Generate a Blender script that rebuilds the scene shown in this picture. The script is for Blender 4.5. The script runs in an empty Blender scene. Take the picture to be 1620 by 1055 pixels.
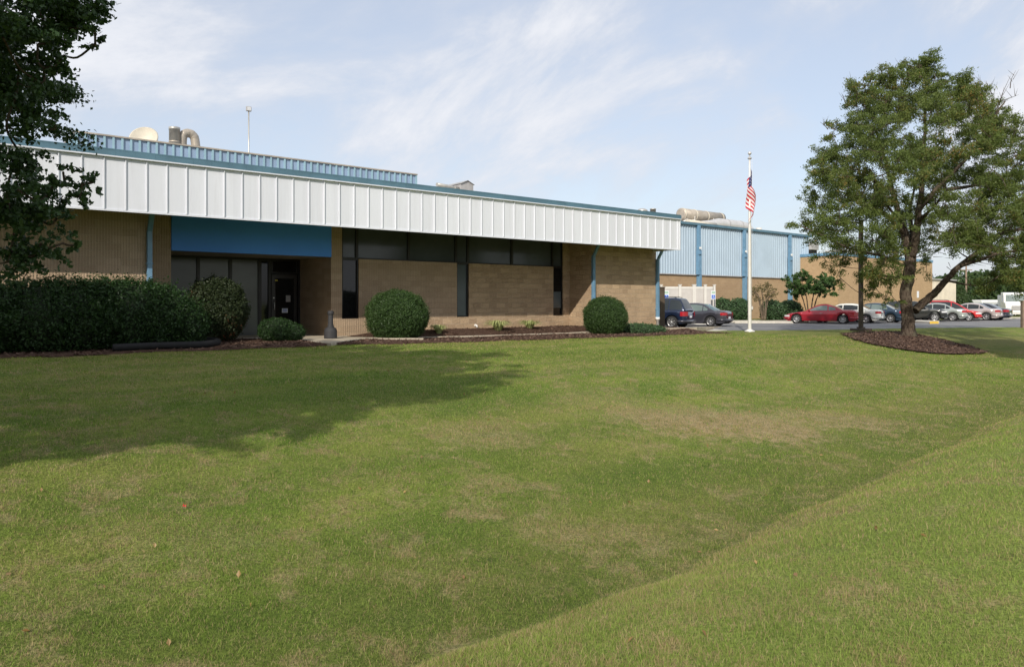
import bpy, math, random
import numpy as np
from mathutils import Vector, Matrix
R = math.radians
rng = np.random.default_rng(7)
random.seed(7)
SC = bpy.context.scene
COL = SC.collection

# ------------------------------------------------------------------ camera, sky, sun, exposure
FPX, HOR, ZC = 1150.0, 478.0, 1.25          # focal length in photo pixels, horizon row, eye height over the floor slab
cam = bpy.data.cameras.new('camera'); camo = bpy.data.objects.new('camera', cam); COL.objects.link(camo)
camo.location = (0, 0, ZC); camo.rotation_euler = (R(90), 0, 0)
cam.sensor_width = 36; cam.lens = FPX/1620*36; cam.shift_y = -(527.5-HOR)/1620
cam.clip_end = 3000; SC.camera = camo

SHD = Vector((0.25, 0.968)).normalized()     # direction shadows run on the ground
ELEV = math.atan(0.602)
sun_dir = Vector((-SHD.x*math.cos(ELEV), -SHD.y*math.cos(ELEV), math.sin(ELEV)))
sl = bpy.data.lights.new('sun', 'SUN'); sl.energy = 3.3; sl.angle = R(0.6); sl.color = (1.0, 0.93, 0.82)
slo = bpy.data.objects.new('sun', sl); COL.objects.link(slo)
slo.rotation_euler = sun_dir.to_track_quat('Z', 'Y').to_euler(); slo.location = (0, 0, 60)

W = bpy.data.worlds.new('World'); SC.world = W; W.use_nodes = True
nt = W.node_tree; N = nt.nodes; L = nt.links; N.clear()
def nn(t, **k):
    n = N.new(t)
    for a, b in k.items(): setattr(n, a, b)
    return n
def math_(op, a, b=None, clamp=False):
    m = nn('ShaderNodeMath', operation=op, use_clamp=clamp)
    for i, v in enumerate((a, b)):
        if v is None: continue
        if isinstance(v, (int, float)): m.inputs[i].default_value = v
        else: L.new(v, m.inputs[i])
    return m.outputs[0]
wo = nn('ShaderNodeOutputWorld'); bg = nn('ShaderNodeBackground'); bg.inputs[1].default_value = 0.145
sky = nn('ShaderNodeTexSky', sky_type='NISHITA', sun_disc=False, sun_elevation=ELEV,
         sun_rotation=math.atan2(sun_dir.x, sun_dir.y), air_density=1.0, dust_density=1.6, ozone_density=1.2)
tc = nn('ShaderNodeTexCoord'); sp = nn('ShaderNodeSeparateXYZ'); L.new(tc.outputs['Generated'], sp.inputs[0])
mp = nn('ShaderNodeMapping'); mp.vector_type = 'POINT'; mp.inputs['Scale'].default_value = (0.9, 1.2, 1.9)
mp.inputs['Location'].default_value = (0.35, 1.7, 0.2)
rm_ = nn('ShaderNodeMapping'); rm_.inputs['Rotation'].default_value = (0, R(26), 0); L.new(tc.outputs['Generated'], rm_.inputs[0]); L.new(rm_.outputs[0], mp.inputs[0])
n1 = nn('ShaderNodeTexNoise'); n1.inputs['Scale'].default_value = 2.1; n1.inputs['Detail'].default_value = 9; n1.inputs['Roughness'].default_value = 0.62; n1.inputs['Distortion'].default_value = 0.6
L.new(mp.outputs[0], n1.inputs[0])
n2 = nn('ShaderNodeTexNoise'); n2.inputs['Scale'].default_value = 5.0; n2.inputs['Detail'].default_value = 9; n2.inputs['Roughness'].default_value = 0.6; n2.inputs['Distortion'].default_value = 0.5
L.new(mp.outputs[0], n2.inputs[0])
ssum = math_('ADD', math_('MULTIPLY', n1.outputs[0], 0.68), math_('MULTIPLY', n2.outputs[0], 0.32))
rp = nn('ShaderNodeMapRange', interpolation_type='SMOOTHSTEP'); rp.inputs[1].default_value = 0.38; rp.inputs[2].default_value = 0.60; rp.inputs[3].default_value = 0.58; rp.inputs[4].default_value = 0.97
L.new(ssum, rp.inputs[0])
mx = nn('ShaderNodeMix', data_type='RGBA')
L.new(rp.outputs[0], mx.inputs[0]); L.new(sky.outputs[0], mx.inputs[6]); mx.inputs[7].default_value = (4.0, 4.2, 4.65, 1)
hi = nn('ShaderNodeMapRange', interpolation_type='SMOOTHSTEP'); hi.inputs[1].default_value = 0.46; hi.inputs[2].default_value = 0.63; L.new(ssum, hi.inputs[0])
mx2 = nn('ShaderNodeMix', data_type='RGBA'); L.new(hi.outputs[0], mx2.inputs[0]); L.new(mx.outputs[2], mx2.inputs[6]); mx2.inputs[7].default_value = (5.0, 5.1, 5.4, 1)
L.new(mx2.outputs[2], bg.inputs[0]); L.new(bg.outputs[0], wo.inputs[0])

SC.view_settings.view_transform = 'Standard'; SC.view_settings.look = 'None'
SC.view_settings.exposure = 0.3; SC.view_settings.gamma = 1.0
SC.render.engine = 'CYCLES'
SC.cycles.max_bounces = 6; SC.cycles.transparent_max_bounces = 8

# ------------------------------------------------------------------ plan of the place
# u runs along the front wall (left to right), n stands on it towards the road; camera is D in front of the wall
TH = math.atan(1150/1445); CT, ST = math.cos(TH), math.sin(TH); D = 22.1
U = Vector((CT, ST, 0)); NV = Vector((ST, -CT, 0)); ORG = Vector((-ST*D, CT*D, 0))
def kx(x): return (x-810)/FPX
def Yat(x, n): return (D-n)/(CT-ST*kx(x))
def Sat(x, n): return (D-n)*(kx(x)*CT+ST)/(CT-ST*kx(x))
def Zat(x, y, n): return ZC+(HOR-y)/FPX*Yat(x, n)
def wpt(s, n, z=0): return ORG + U*s + NV*n + Vector((0, 0, z))
def sn_of(X, Y): return X*CT+Y*ST, D+X*ST-Y*CT

def sm(a, b, x):
    t = np.clip((x-a)/(b-a), 0, 1); return t*t*(3-2*t)
PK = -0.28                                    # level of the parking lot
NEAR_EDGE = [(-6, 49), (2, 44), (7, 39.5), (10.2, 38.6), (14, 39.0), (19, 40.6), (24.5, 43.0), (31.5, 44.4), (46, 46.5), (110, 52)]
FAR_EDGE = [(-6, 54), (8, 54.0), (19, 54.6), (26, 58.3), (34, 61.6), (44, 66.5), (60, 72), (110, 86)]
def yline(P, X): return np.interp(X, [p[0] for p in P], [p[1] for p in P])
def crz(s): return 18.45-1.35*sm(0, 20, s)+0.05*np.sin(s*1.7)+0.03*np.sin(s*4.3+1)
def G(X, Y):
    X = np.asarray(X, float); Y = np.asarray(Y, float)
    s = X*CT+Y*ST; n = D+X*ST-Y*CT
    a = 10.2-3.6*sm(18, 33, s)                # where the slope to the ditch begins
    far = -0.02-0.018*np.clip(n, 0, 10) - 0.08*sm(18, 30, s) + 0.07*(1-sm(3, 9, n))*(1-sm(9, 14, s))
    bot = -0.95-0.2*sm(12, 35, s)
    b = crz(s)
    t = np.clip((n-a)/(b-a), 0, 1)
    z = far + (bot-far)*(t*t*(3-2*t)*0.45+0.55*t)
    c0 = b; c1 = b+1.95
    near = -0.36 + 0.02*np.clip(n-20.6, 0, 6)
    t2 = np.clip((n-c0)/(c1-c0), 0, 1)
    z = np.where(n > c0, bot+(near-bot)*(1-(1-t2)**1.9), z)
    z = z + 0.022*np.sin(s*0.9+n*0.35)*np.sin(n*0.7+1)*sm(3, 6, n) + 0.012*np.sin(s*2.3+1)*np.sin(n*1.9)
    # parking lot and land behind it
    e = yline(NEAR_EDGE, X)
    w = sm(-5.0, -0.3, Y-e)*sm(24, 27, s)
    z = z*(1-w)+(PK+0.02)*w
    inpk = (Y > e+0.05) & (n < 8.5) & (s > 24)
    z = np.where(inpk, PK-0.08, z)
    f = yline(FAR_EDGE, X)
    z = np.where((Y > f+0.1) & (s > 20), PK+0.13, z)
    z = np.where(n < -0.9, np.where(s < 26, -0.06, z), z)
    return z
def ray_ground(x, y):
    k = kx(x); q = (y-HOR)/FPX
    for Y in np.arange(2.5, 120, 0.02):
        if ZC-q*Y <= float(G(k*Y, Y)): return Vector((k*Y, Y, float(G(k*Y, Y))))
    return Vector((k*50, 50, PK))

# ------------------------------------------------------------------ materials
class NB:
    def __init__(s, name):
        s.m = bpy.data.materials.new(name); s.m.use_nodes = True; s.t = s.m.node_tree; s.t.nodes.clear()
        s.out = s.n('ShaderNodeOutputMaterial')
    def n(s, t, **k):
        x = s.t.nodes.new(t)
        for a, b in k.items(): setattr(x, a, b)
        return x
    def l(s, a, b): s.t.links.new(a, b)
    def put(s, sock, v):
        if v is None: return
        if hasattr(v, 'is_output'): s.l(v, sock)
        elif isinstance(v, tuple) and len(v) == 3 and sock.type == 'RGBA': sock.default_value = (*v, 1)
        else: sock.default_value = v
    def math(s, op, a, b=None, c=None, clamp=False):
        m = s.n('ShaderNodeMath', operation=op, use_clamp=clamp)
        for i, v in enumerate((a, b, c)): s.put(m.inputs[i], v) if v is not None else None
        return m.outputs[0]
    def noise(s, vec, scale, detail=3, rough=0.5, dist=0.0):
        x = s.n('ShaderNodeTexNoise'); s.put(x.inputs['Vector'], vec)
        x.inputs['Scale'].default_value = scale; x.inputs['Detail'].default_value = detail
        x.inputs['Roughness'].default_value = rough; x.inputs['Distortion'].default_value = dist
        return x.outputs[0]
    def ramp(s, v, a, b, lo=0.0, hi=1.0):
        x = s.n('ShaderNodeMapRange', interpolation_type='SMOOTHSTEP'); s.put(x.inputs[0], v)
        for i, q in enumerate((a, b, lo, hi)): x.inputs[i+1].default_value = q
        return x.outputs[0]
    def mix(s, f, a, b):
        x = s.n('ShaderNodeMix', data_type='RGBA'); s.put(x.inputs[0], f); s.put(x.inputs[6], a); s.put(x.inputs[7], b); return x.outputs[2]
    def obj(s): return s.n('ShaderNodeTexCoord').outputs['Object']
    def pos(s): return s.n('ShaderNodeNewGeometry').outputs['Position']
    def sep(s, v):
        x = s.n('ShaderNodeSeparateXYZ'); s.l(v, x.inputs[0]); return x.outputs
    def comb(s, x=0.0, y=0.0, z=0.0):
        c = s.n('ShaderNodeCombineXYZ'); s.put(c.inputs[0], x); s.put(c.inputs[1], y); s.put(c.inputs[2], z); return c.outputs[0]
    def mapping(s, v, scale=(1, 1, 1), rot=(0, 0, 0), loc=(0, 0, 0)):
        x = s.n('ShaderNodeMapping'); s.l(v, x.inputs[0]); x.inputs['Scale'].default_value = scale
        x.inputs['Rotation'].default_value = rot; x.inputs['Location'].default_value = loc; return x.outputs[0]
    def bump(s, h, strength=0.4, dist=0.02):
        b = s.n('ShaderNodeBump'); s.l(h, b.inputs['Height']); b.inputs['Strength'].default_value = strength; b.inputs['Distance'].default_value = dist; return b.outputs[0]
    def bsdf(s, col, rough=0.6, metal=0.0, normal=None, spec=0.5, coat=0.0):
        b = s.n('ShaderNodeBsdfPrincipled'); s.put(b.inputs['Base Color'], col); s.put(b.inputs['Roughness'], rough); s.put(b.inputs['Metallic'], metal)
        b.inputs['Specular IOR Level'].default_value = spec; b.inputs['Coat Weight'].default_value = coat
        if normal is not None: s.l(normal, b.inputs['Normal'])
        return b.outputs[0]
    def done(s, sh): s.l(sh, s.out.inputs[0]); return s.m

M = {}
def simple(name, col, rough=0.6, metal=0.0, var=0.12, nscale=3.0, bump=0.0, spec=0.5, coat=0.0, bscale=40):
    b = NB(name); v = b.obj()
    f = b.noise(v, nscale, 5, 0.6)
    dark = tuple(c*(1-var) for c in col); lite = tuple(min(1, c*(1+var)) for c in col)
    c = b.mix(b.ramp(f, 0.3, 0.7), dark, lite)
    nrm = b.bump(b.noise(v, bscale, 3), bump, 0.01) if bump else None
    M[name] = b.done(b.bsdf(c, rough, metal, nrm, spec, coat)); return M[name]

def block_mat(name, ribs, c1=(0.50, 0.375, 0.26), c2=(0.40, 0.295, 0.20), mort=(0.47, 0.37, 0.26), w=0.4, h=0.203, bumpd=0.02, nsc=28):
    b = NB(name); o = b.sep(b.obj()); u = b.math('ADD', o[0], o[1]); v = b.comb(u, o[2], 0.0)
    br = b.n('ShaderNodeTexBrick'); b.l(v, br.inputs[0]); br.inputs['Scale'].default_value = 1.0
    br.inputs['Brick Width'].default_value = w; br.inputs['Row Height'].default_value = h; br.inputs['Mortar Size'].default_value = 0.009
    br.inputs['Mortar Smooth'].default_value = 0.3; br.inputs['Bias'].default_value = 0.0
    br.inputs['Color1'].default_value = (*c1, 1); br.inputs['Color2'].default_value = (*c2, 1); br.inputs['Mortar'].default_value = (*mort, 1)
    br.offset = 0.5
    f = b.noise(v, nsc, 5, 0.65); g = b.noise(v, 1.3, 4, 0.6); st = b.noise(b.mapping(v, (2.5, 0.35, 1)), 1.0, 4, 0.6)
    c = b.mix(b.ramp(g, 0.3, 0.75, 0.0, 0.3), br.outputs[0], tuple(x*0.8 for x in c2))
    c = b.mix(b.ramp(f, 0.42, 0.75, 0.0, 0.35), c, tuple(min(1, x*1.25) for x in c1))
    c = b.mix(b.ramp(st, 0.55, 0.8, 0.0, 0.18), c, (0.2, 0.16, 0.12))
    hgt = b.math('ADD', b.math('MULTIPLY', f, 1.0), b.math('MULTIPLY', b.math('SUBTRACT', 1.0, br.outputs[1]), 0.7))
    if ribs:
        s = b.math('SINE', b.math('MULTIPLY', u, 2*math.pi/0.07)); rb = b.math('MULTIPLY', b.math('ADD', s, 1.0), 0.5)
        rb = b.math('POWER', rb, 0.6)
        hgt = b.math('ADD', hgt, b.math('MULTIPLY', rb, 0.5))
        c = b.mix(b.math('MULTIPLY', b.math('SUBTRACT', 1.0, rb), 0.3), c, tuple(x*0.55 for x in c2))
    M[name] = b.done(b.bsdf(c, 0.9, 0, b.bump(hgt, 0.9, bumpd), 0.2)); return M[name]
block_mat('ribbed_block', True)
block_mat('split_block', False, c1=(0.54, 0.395, 0.255), c2=(0.38, 0.27, 0.175), mort=(0.60, 0.48, 0.34), bumpd=0.07, nsc=13)
block_mat('brick_far', False, c1=(0.43, 0.30, 0.18), c2=(0.38, 0.26, 0.155), bumpd=0.02)
block_mat('tan_brick', False, c1=(0.47, 0.325, 0.19), c2=(0.41, 0.28, 0.16), mort=(0.5, 0.36, 0.22), w=0.3, h=0.1, bumpd=0.01)
simple('white_panel', (0.80, 0.79, 0.83), 0.45, 0, 0.03, 0.7, 0.05)
def panel_white():
    b = NB('fascia_white'); o = b.obj(); e = b.sep(o)
    st = b.noise(b.mapping(o, (9, 9, 0.5)), 1.0, 4, 0.7)
    d = b.noise(o, 0.6, 3, 0.6)
    cell = b.math('FLOOR', b.math('MULTIPLY', e[0], 1/0.5)); wn = b.n('ShaderNodeTexWhiteNoise', noise_dimensions='1D'); b.l(cell, wn.inputs['W'])
    c = b.mix(b.math('MULTIPLY', wn.outputs[0], 0.6), (0.70, 0.72, 0.775), (0.64, 0.66, 0.715))
    c = b.mix(b.ramp(st, 0.45, 0.8, 0, 0.5), c, (0.56, 0.56, 0.60))
    c = b.mix(b.ramp(d, 0.5, 0.8, 0, 0.2), c, (0.68, 0.67, 0.70))
    M['fascia_white'] = b.done(b.bsdf(c, 0.5, 0, b.bump(b.noise(b.mapping(o, (1, 1, .4)), 2.2, 2), 0.25, 0.03), 0.4))
panel_white()
simple('trim_blue', (0.088, 0.175, 0.235), 0.5, 0, 0.12, 1.5)
simple('screen_blue', (0.25, 0.34, 0.48), 0.5, 0, 0.08, 1.2)
simple('screen_rib', (0.27, 0.42, 0.50), 0.5, 0, 0.08, 1.2)
simple('pipe_blue', (0.14, 0.27, 0.40), 0.4, 0, 0.12, 4)
simple('panel_blue', (0.07, 0.31, 0.98), 0.55, 0, 0.05, 0.8)
simple('soffit_brown', (0.30, 0.27, 0.22), 0.8, 0, 0.15, 2)
simple('bronze_frame', (0.022, 0.02, 0.019), 0.4, 0.3, 0.2, 3)
simple('door_dark', (0.03, 0.027, 0.025), 0.35, 0.1, 0.1, 2)
simple('concrete', (0.46, 0.40, 0.31), 0.85, 0, 0.15, 2.0, 0.3)
simple('curb_concrete', (0.48, 0.45, 0.39), 0.85, 0, 0.15, 1.0, 0.3)
simple('yellow_paint', (0.65, 0.42, 0.05), 0.7, 0, 0.1, 2)
simple('roof_gravel', (0.35, 0.34, 0.32), 0.95, 0, 0.2, 2, 0.3)
simple('galvanised', (0.50, 0.48, 0.44), 0.42, 0.55, 0.14, 3)
simple('duct_brown', (0.42, 0.37, 0.31), 0.5, 0.3, 0.15, 3)
simple('bright_steel', (0.66, 0.64, 0.62), 0.42, 0.5, 0.08, 2)
simple('dish_beige', (0.58, 0.53, 0.44), 0.7, 0, 0.1, 2)
simple('grey_box', (0.36, 0.35, 0.35), 0.7, 0, 0.15, 2)
simple('pole_white', (0.72, 0.70, 0.66), 0.35, 0.2, 0.06, 2)
simple('pole_brown', (0.075, 0.055, 0.04), 0.55, 0.1, 0.2, 3)
simple('vinyl', (0.50, 0.475, 0.45), 0.55, 0, 0.06, 2)
simple('vinyl_post', (0.62, 0.60, 0.56), 0.5, 0, 0.05, 2)
simple('black_plastic', (0.010, 0.010, 0.011), 0.85, 0, 0.2, 6)
simple('grey_plastic', (0.030, 0.030, 0.033), 0.75, 0, 0.15, 6)
simple('black_rubber', (0.018, 0.018, 0.018), 0.8, 0, 0.2, 8)
simple('rim_alloy', (0.55, 0.55, 0.56), 0.3, 0.8, 0.1, 8)
simple('white_paint', (0.78, 0.78, 0.76), 0.4, 0, 0.04, 3)
simple('red_litter', (0.6, 0.03, 0.04), 0.5, 0, 0.1, 30)
simple('paper', (0.74, 0.76, 0.80), 0.7, 0, 0.04, 20)
simple('sign_blue', (0.03, 0.13, 0.55), 0.5, 0, 0.02, 3)
simple('sign_green', (0.35, 0.5, 0.4), 0.5, 0, 0.05, 3)
simple('label_yellow', (0.6, 0.5, 0.05), 0.5)
simple('flag_red', (0.42, 0.012, 0.03), 0.8, 0, 0.1, 3)
simple('flag_white', (0.62, 0.60, 0.61), 0.8, 0, 0.05, 3)
simple('lamp_red', (0.35, 0.01, 0.02), 0.2, 0, 0.05, 10, coat=0.5)
simple('lamp_clear', (0.70, 0.70, 0.70), 0.12, 0.2, 0.05, 10, coat=0.8)
simple('under_dark', (0.012, 0.012, 0.012), 0.9)
simple('wood_pole', (0.22, 0.16, 0.12), 0.9, 0, 0.2, 3)
def glass(name, col, rough=0.06, spec=0.5):
    b = NB(name); v = b.obj(); c = b.mix(b.ramp(b.noise(v, 0.9, 3), 0.3, 0.7), tuple(x*0.75 for x in col), col)
    M[name] = b.done(b.bsdf(c, rough, 0, b.bump(b.noise(v, 1.1, 1), 0.05, 0.02), spec)); return M[name]
glass('glass_grey', (0.080, 0.094, 0.102), 0.12, 0.35)
glass('glass_dark', (0.010, 0.011, 0.012), 0.05, 0.4)
glass('glass_blind', (0.11, 0.135, 0.145), 0.15, 0.35)
glass('glass_lobby', (0.15, 0.165, 0.155), 0.12, 0.3)
glass('car_glass', (0.025, 0.032, 0.034), 0.04, 0.6)
glass('car_glass_light', (0.16, 0.21, 0.20), 0.05, 0.7)
def corrugated(name, col, rib, pitch):
    b = NB(name); o = b.sep(b.obj()); c = b.noise(b.obj(), 0.8, 4, 0.6); st = b.noise(b.mapping(b.obj(), (8, 8, .3)), 1, 4, .7)
    k = b.mix(b.ramp(c, 0.3, 0.75), col, tuple(x*0.9 for x in col)); k = b.mix(b.ramp(st, 0.5, 0.8, 0, .3), k, rib)
    M[name] = b.done(b.bsdf(k, 0.42, 0, None, 0.5)); return M[name]
corrugated('blue_metal', (0.40, 0.50, 0.595), (0.29, 0.38, 0.48), 0.3)
simple('beige_metal', (0.60, 0.54, 0.44), 0.5, 0, 0.08, 1)

def asphalt():
    b = NB('asphalt'); v = b.pos()
    f = b.noise(v, 60, 4, 0.7); g = b.noise(v, 0.25, 5, 0.6); cr = b.noise(v, 1.3, 6, 0.7)
    c = b.mix(b.ramp(g, 0.3, 0.7), (0.145, 0.145, 0.15), (0.205, 0.205, 0.205)); c = b.mix(b.ramp(f, 0.4, 0.8, 0, 0.5), c, (0.30, 0.29, 0.28))
    c = b.mix(b.ramp(cr, 0.58, 0.7, 0, 0.35), c, (0.10, 0.10, 0.10))
    M['asphalt'] = b.done(b.bsdf(c, 0.85, 0, b.bump(f, 0.5, 0.01), 0.3))
asphalt()
def mulch():
    b = NB('mulch'); v = b.pos(); f = b.noise(v, 45, 5, 0.75); g = b.noise(v, 1.5, 4, 0.6)
    vo = b.n('ShaderNodeTexVoronoi'); b.l(b.mapping(v, (1, 1.8, 1)), vo.inputs[0]); vo.inputs['Scale'].default_value = 28
    c = b.mix(b.ramp(f, 0.3, 0.7), (0.050, 0.028, 0.020), (0.15, 0.085, 0.06)); c = b.mix(b.ramp(g, 0.35, 0.7, 0, 0.5), c, (0.12, 0.075, 0.055))
    c = b.mix(b.math('GREATER_THAN', b.noise(v, 90, 2), 0.67), c, (0.30, 0.22, 0.16))
    h = b.math('ADD', f, vo.outputs[0]); M['mulch'] = b.done(b.bsdf(c, 0.95, 0, b.bump(h, 0.9, 0.04), 0.15))
mulch()

# dry patches of the lawn: (photo x, y, half length across the view, half length along the view, weight)
PATCH = []
for (px, py, rx, ry, wgt) in [(1070, 668, 0.9, 1.0, 0.9), (1170, 672, 1.5, 1.1, 1.0), (1310, 662, 1.4, 0.7, 0.75), (950, 635, 1.0, 0.9, 0.35), (770, 690, .8, .8, 0.5), (765, 768, 0.4, 0.4, 0.6),
                              (1000, 850, 0.7, 0.4, 0.5), (900, 840, .5, .35, 0.5), (300, 850, 0.8, 0.5, 0.3), (120, 980, 0.7, 0.35, 0.35), (1230, 830, 0.8, .3, 0.45), (1180, 970, .7, .25, .4), (1590, 540, 4, 2.0, .4)]:
    p = ray_ground(px, py); PATCH.append((p.x, p.y, rx, ry, wgt))
PATCHD = []
for (px, py, rx, ry, wgt) in [(620, 610, 2.5, 2.0, .8), (930, 740, 1.6, .6, .6), (1200, 745, 1.2, .5, .5), (1460, 850, 1.0, .6, .55), (1560, 790, .9, .5, .4), (230, 1000, .5, .3, .8), (560, 960, .6, .3, .5), (1300, 1000, .5, .25, .7), (900, 560, 4, 2, .5)]:
    p = ray_ground(px, py); PATCHD.append((p.x, p.y, rx, ry, wgt))
def grass_colour(b):
    v = b.pos()
    big = b.noise(v, 0.16, 4, 0.55); med = b.noise(b.mapping(v, (1, 1, 1)), 0.9, 5, 0.62, 0.4); sml = b.noise(v, 5.0, 5, 0.7)
    e = b.sep(v)
    nco = b.math('SUBTRACT', b.math('MULTIPLY', e[0], ST), b.math('MULTIPLY', e[1], CT))
    wob = b.math('MULTIPLY', b.noise(v, 0.12, 2), 1.6)
    stripe = b.math('MULTIPLY', b.math('ADD', b.math('SINE', b.math('MULTIPLY', b.math('ADD', nco, wob), 2*math.pi/1.8)), 1.0), 0.5)
    def ell(P, warp):
        acc = None
        dx = b.math('MULTIPLY', b.math('SUBTRACT', med, 0.5), warp); dy = b.math('MULTIPLY', b.math('SUBTRACT', sml, 0.5), warp)
        x0 = b.math('ADD', e[0], dx); y0 = b.math('ADD', e[1], dy)
        for (cx_, cy_, rx, ry, w) in P:
            a = b.math('DIVIDE', b.math('SUBTRACT', x0, cx_), rx); c = b.math('DIVIDE', b.math('SUBTRACT', y0, cy_), ry)
            d = b.math('ADD', b.math('MULTIPLY', a, a), b.math('MULTIPLY', c, c))
            m = b.math('MULTIPLY', b.ramp(d, 0.15, 1.7, 1.0, 0.0), w)
            acc = m if acc is None else b.math('MAXIMUM', acc, m)
        return acc
    dry = ell(PATCH, 2.2); grn = ell(PATCHD, 1.6)
    dry = b.math('MULTIPLY', dry, b.ramp(sml, 0.25, 0.6, 0.55, 1.0))
    green = b.mix(b.ramp(med, 0.32, 0.68), (0.190, 0.290, 0.042), (0.335, 0.380, 0.085))
    green = b.mix(b.ramp(big, 0.38, 0.62, 0, 0.55), green, (0.33, 0.30, 0.10))
    green = b.mix(b.math('MULTIPLY', b.math('MULTIPLY', stripe, b.ramp(b.noise(v, 0.3, 3), 0.30, 0.5)), 0.5), green, (0.120, 0.215, 0.030))
    straw = b.mix(b.ramp(sml, 0.3, 0.7), (0.38, 0.27, 0.14), (0.54, 0.43, 0.25))
    dry0 = b.math('MULTIPLY', b.ramp(b.noise(v, 1.9, 6, 0.78, 0.6), 0.46, 0.66), 0.66)
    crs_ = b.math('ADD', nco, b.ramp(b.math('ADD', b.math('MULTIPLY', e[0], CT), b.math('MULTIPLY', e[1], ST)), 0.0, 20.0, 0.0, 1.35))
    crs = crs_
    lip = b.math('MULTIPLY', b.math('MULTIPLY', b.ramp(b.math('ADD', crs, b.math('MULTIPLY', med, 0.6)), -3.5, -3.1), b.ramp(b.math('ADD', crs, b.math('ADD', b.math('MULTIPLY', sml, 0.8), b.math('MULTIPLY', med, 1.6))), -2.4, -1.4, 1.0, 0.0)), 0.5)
    d = b.math('MAXIMUM', b.math('MAXIMUM', dry0, lip), dry); d = b.math('SUBTRACT', d, b.math('MULTIPLY', grn, 0.55), None, True)
    green = b.mix(b.math('MULTIPLY', grn, 0.55), green, (0.085, 0.165, 0.022))
    tuft = b.noise(v, 3.1, 6, 0.75, 0.8)
    green = b.mix(b.ramp(tuft, 0.50, 0.68, 0, 0.62), green, (0.080, 0.150, 0.018))
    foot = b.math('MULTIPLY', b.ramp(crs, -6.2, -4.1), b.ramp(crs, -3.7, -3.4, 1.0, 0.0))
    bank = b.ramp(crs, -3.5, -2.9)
    green = b.mix(b.math('MULTIPLY', bank, 0.5), green, (0.40, 0.47, 0.13))  # brighter light on the near bank is put into its paler green
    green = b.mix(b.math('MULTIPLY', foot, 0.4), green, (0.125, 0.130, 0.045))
    return green, straw, d, v
def grass_ground():
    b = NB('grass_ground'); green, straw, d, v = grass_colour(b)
    fine = b.noise(b.mapping(v, (1, 1, 0.5)), 38, 4, 0.75); f2 = b.noise(v, 12, 4, 0.7)
    c = b.mix(d, green, straw)
    c = b.mix(b.ramp(fine, 0.66, 0.34, 0.0, 0.72), c, (0.045, 0.060, 0.016))
    c = b.mix(b.ramp(f2, 0.55, 0.8, 0.0, 0.35), c, (0.26, 0.25, 0.11))
    M['grass_ground'] = b.done(b.bsdf(c, 0.9, 0, b.bump(b.math('ADD', fine, f2), 0.8, 0.05), 0.1))
grass_ground()
def grass_blade():
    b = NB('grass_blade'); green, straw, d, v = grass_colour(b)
    at = b.n('ShaderNodeAttribute', attribute_name='tone'); t = at.outputs['Fac']
    thr = b.math('ADD', b.math('MULTIPLY', d, 0.75), 0.16)
    isdry = b.ramp(b.math('SUBTRACT', thr, t), -0.04, 0.04)
    t2 = b.math('FRACT', b.math('MULTIPLY', t, 17.3))
    g2 = b.mix(t2, b.mix(0.6, green, (0.035, 0.095, 0.010)), b.mix(0.55, green, (0.40, 0.52, 0.12)))
    s2 = b.mix(t2, straw, (0.42, 0.33, 0.17))
    c = b.mix(isdry, g2, s2)
    di = b.n('ShaderNodeBsdfDiffuse'); b.l(c, di.inputs[0]); tr = b.n('ShaderNodeBsdfTranslucent'); b.l(c, tr.inputs[0])
    ms = b.n('ShaderNodeMixShader'); ms.inputs[0].default_value = 0.38; b.l(di.outputs[0], ms.inputs[1]); b.l(tr.outputs[0], ms.inputs[2])
    M['grass_blade'] = b.done(ms.outputs[0])
grass_blade()
def leaf_mat(name, a, c_, accent=None, acc_amt=0.0, trans=0.3, rough=0.45):
    b = NB(name); at = b.n('ShaderNodeAttribute', attribute_name='tone'); t = at.outputs['Fac']
    pn = b.noise(b.obj(), 0.8, 3, 0.6)
    c = b.mix(b.math('ADD', b.math('MULTIPLY', t, 0.65), b.math('MULTIPLY', pn, 0.35)), a, c_)
    if accent: c = b.mix(b.math('MULTIPLY', b.ramp(b.noise(b.obj(), 0.55, 3, 0.6), 0.52, 0.66), b.math('MULTIPLY', b.ramp(b.math('FRACT', b.math('MULTIPLY', t, 7.7)), 1-acc_amt, 1-acc_amt+0.1), 0.9)), c, accent)
    pr = b.bsdf(c, rough, 0, None, 0.35); tr = b.n('ShaderNodeBsdfTranslucent'); b.l(c, tr.inputs[0])
    ms = b.n('ShaderNodeMixShader'); ms.inputs[0].default_value = trans; b.l(pr, ms.inputs[1]); b.l(tr.outputs[0], ms.inputs[2])
    M[name] = b.done(ms.outputs[0]); return M[name]
leaf_mat('leaf_pear', (0.022, 0.050, 0.016), (0.055, 0.105, 0.032), trans=0.2)
leaf_mat('leaf_locust', (0.068, 0.115, 0.022), (0.185, 0.225, 0.058), (0.28, 0.18, 0.05), 0.35, trans=.38)
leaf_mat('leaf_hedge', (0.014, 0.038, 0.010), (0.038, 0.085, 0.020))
leaf_mat('leaf_globe', (0.030, 0.065, 0.018), (0.075, 0.135, 0.035))
leaf_mat('leaf_barberry', (0.024, 0.042, 0.016), (0.055, 0.072, 0.028), (0.28, 0.07, 0.03), 0.18)
leaf_mat('leaf_juniper', (0.045, 0.100, 0.040), (0.095, 0.165, 0.070))
leaf_mat('leaf_myrtle', (0.035, 0.080, 0.020), (0.080, 0.150, 0.040), (0.12, 0.16, 0.05), 0.2)
leaf_mat('leaf_bronze', (0.11, 0.095, 0.035), (0.17, 0.16, 0.06))
leaf_mat('leaf_far', (0.040, 0.075, 0.025), (0.075, 0.12, 0.04))
leaf_mat('leaf_variegated', (0.22, 0.30, 0.06), (0.62, 0.64, 0.32))
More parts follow.
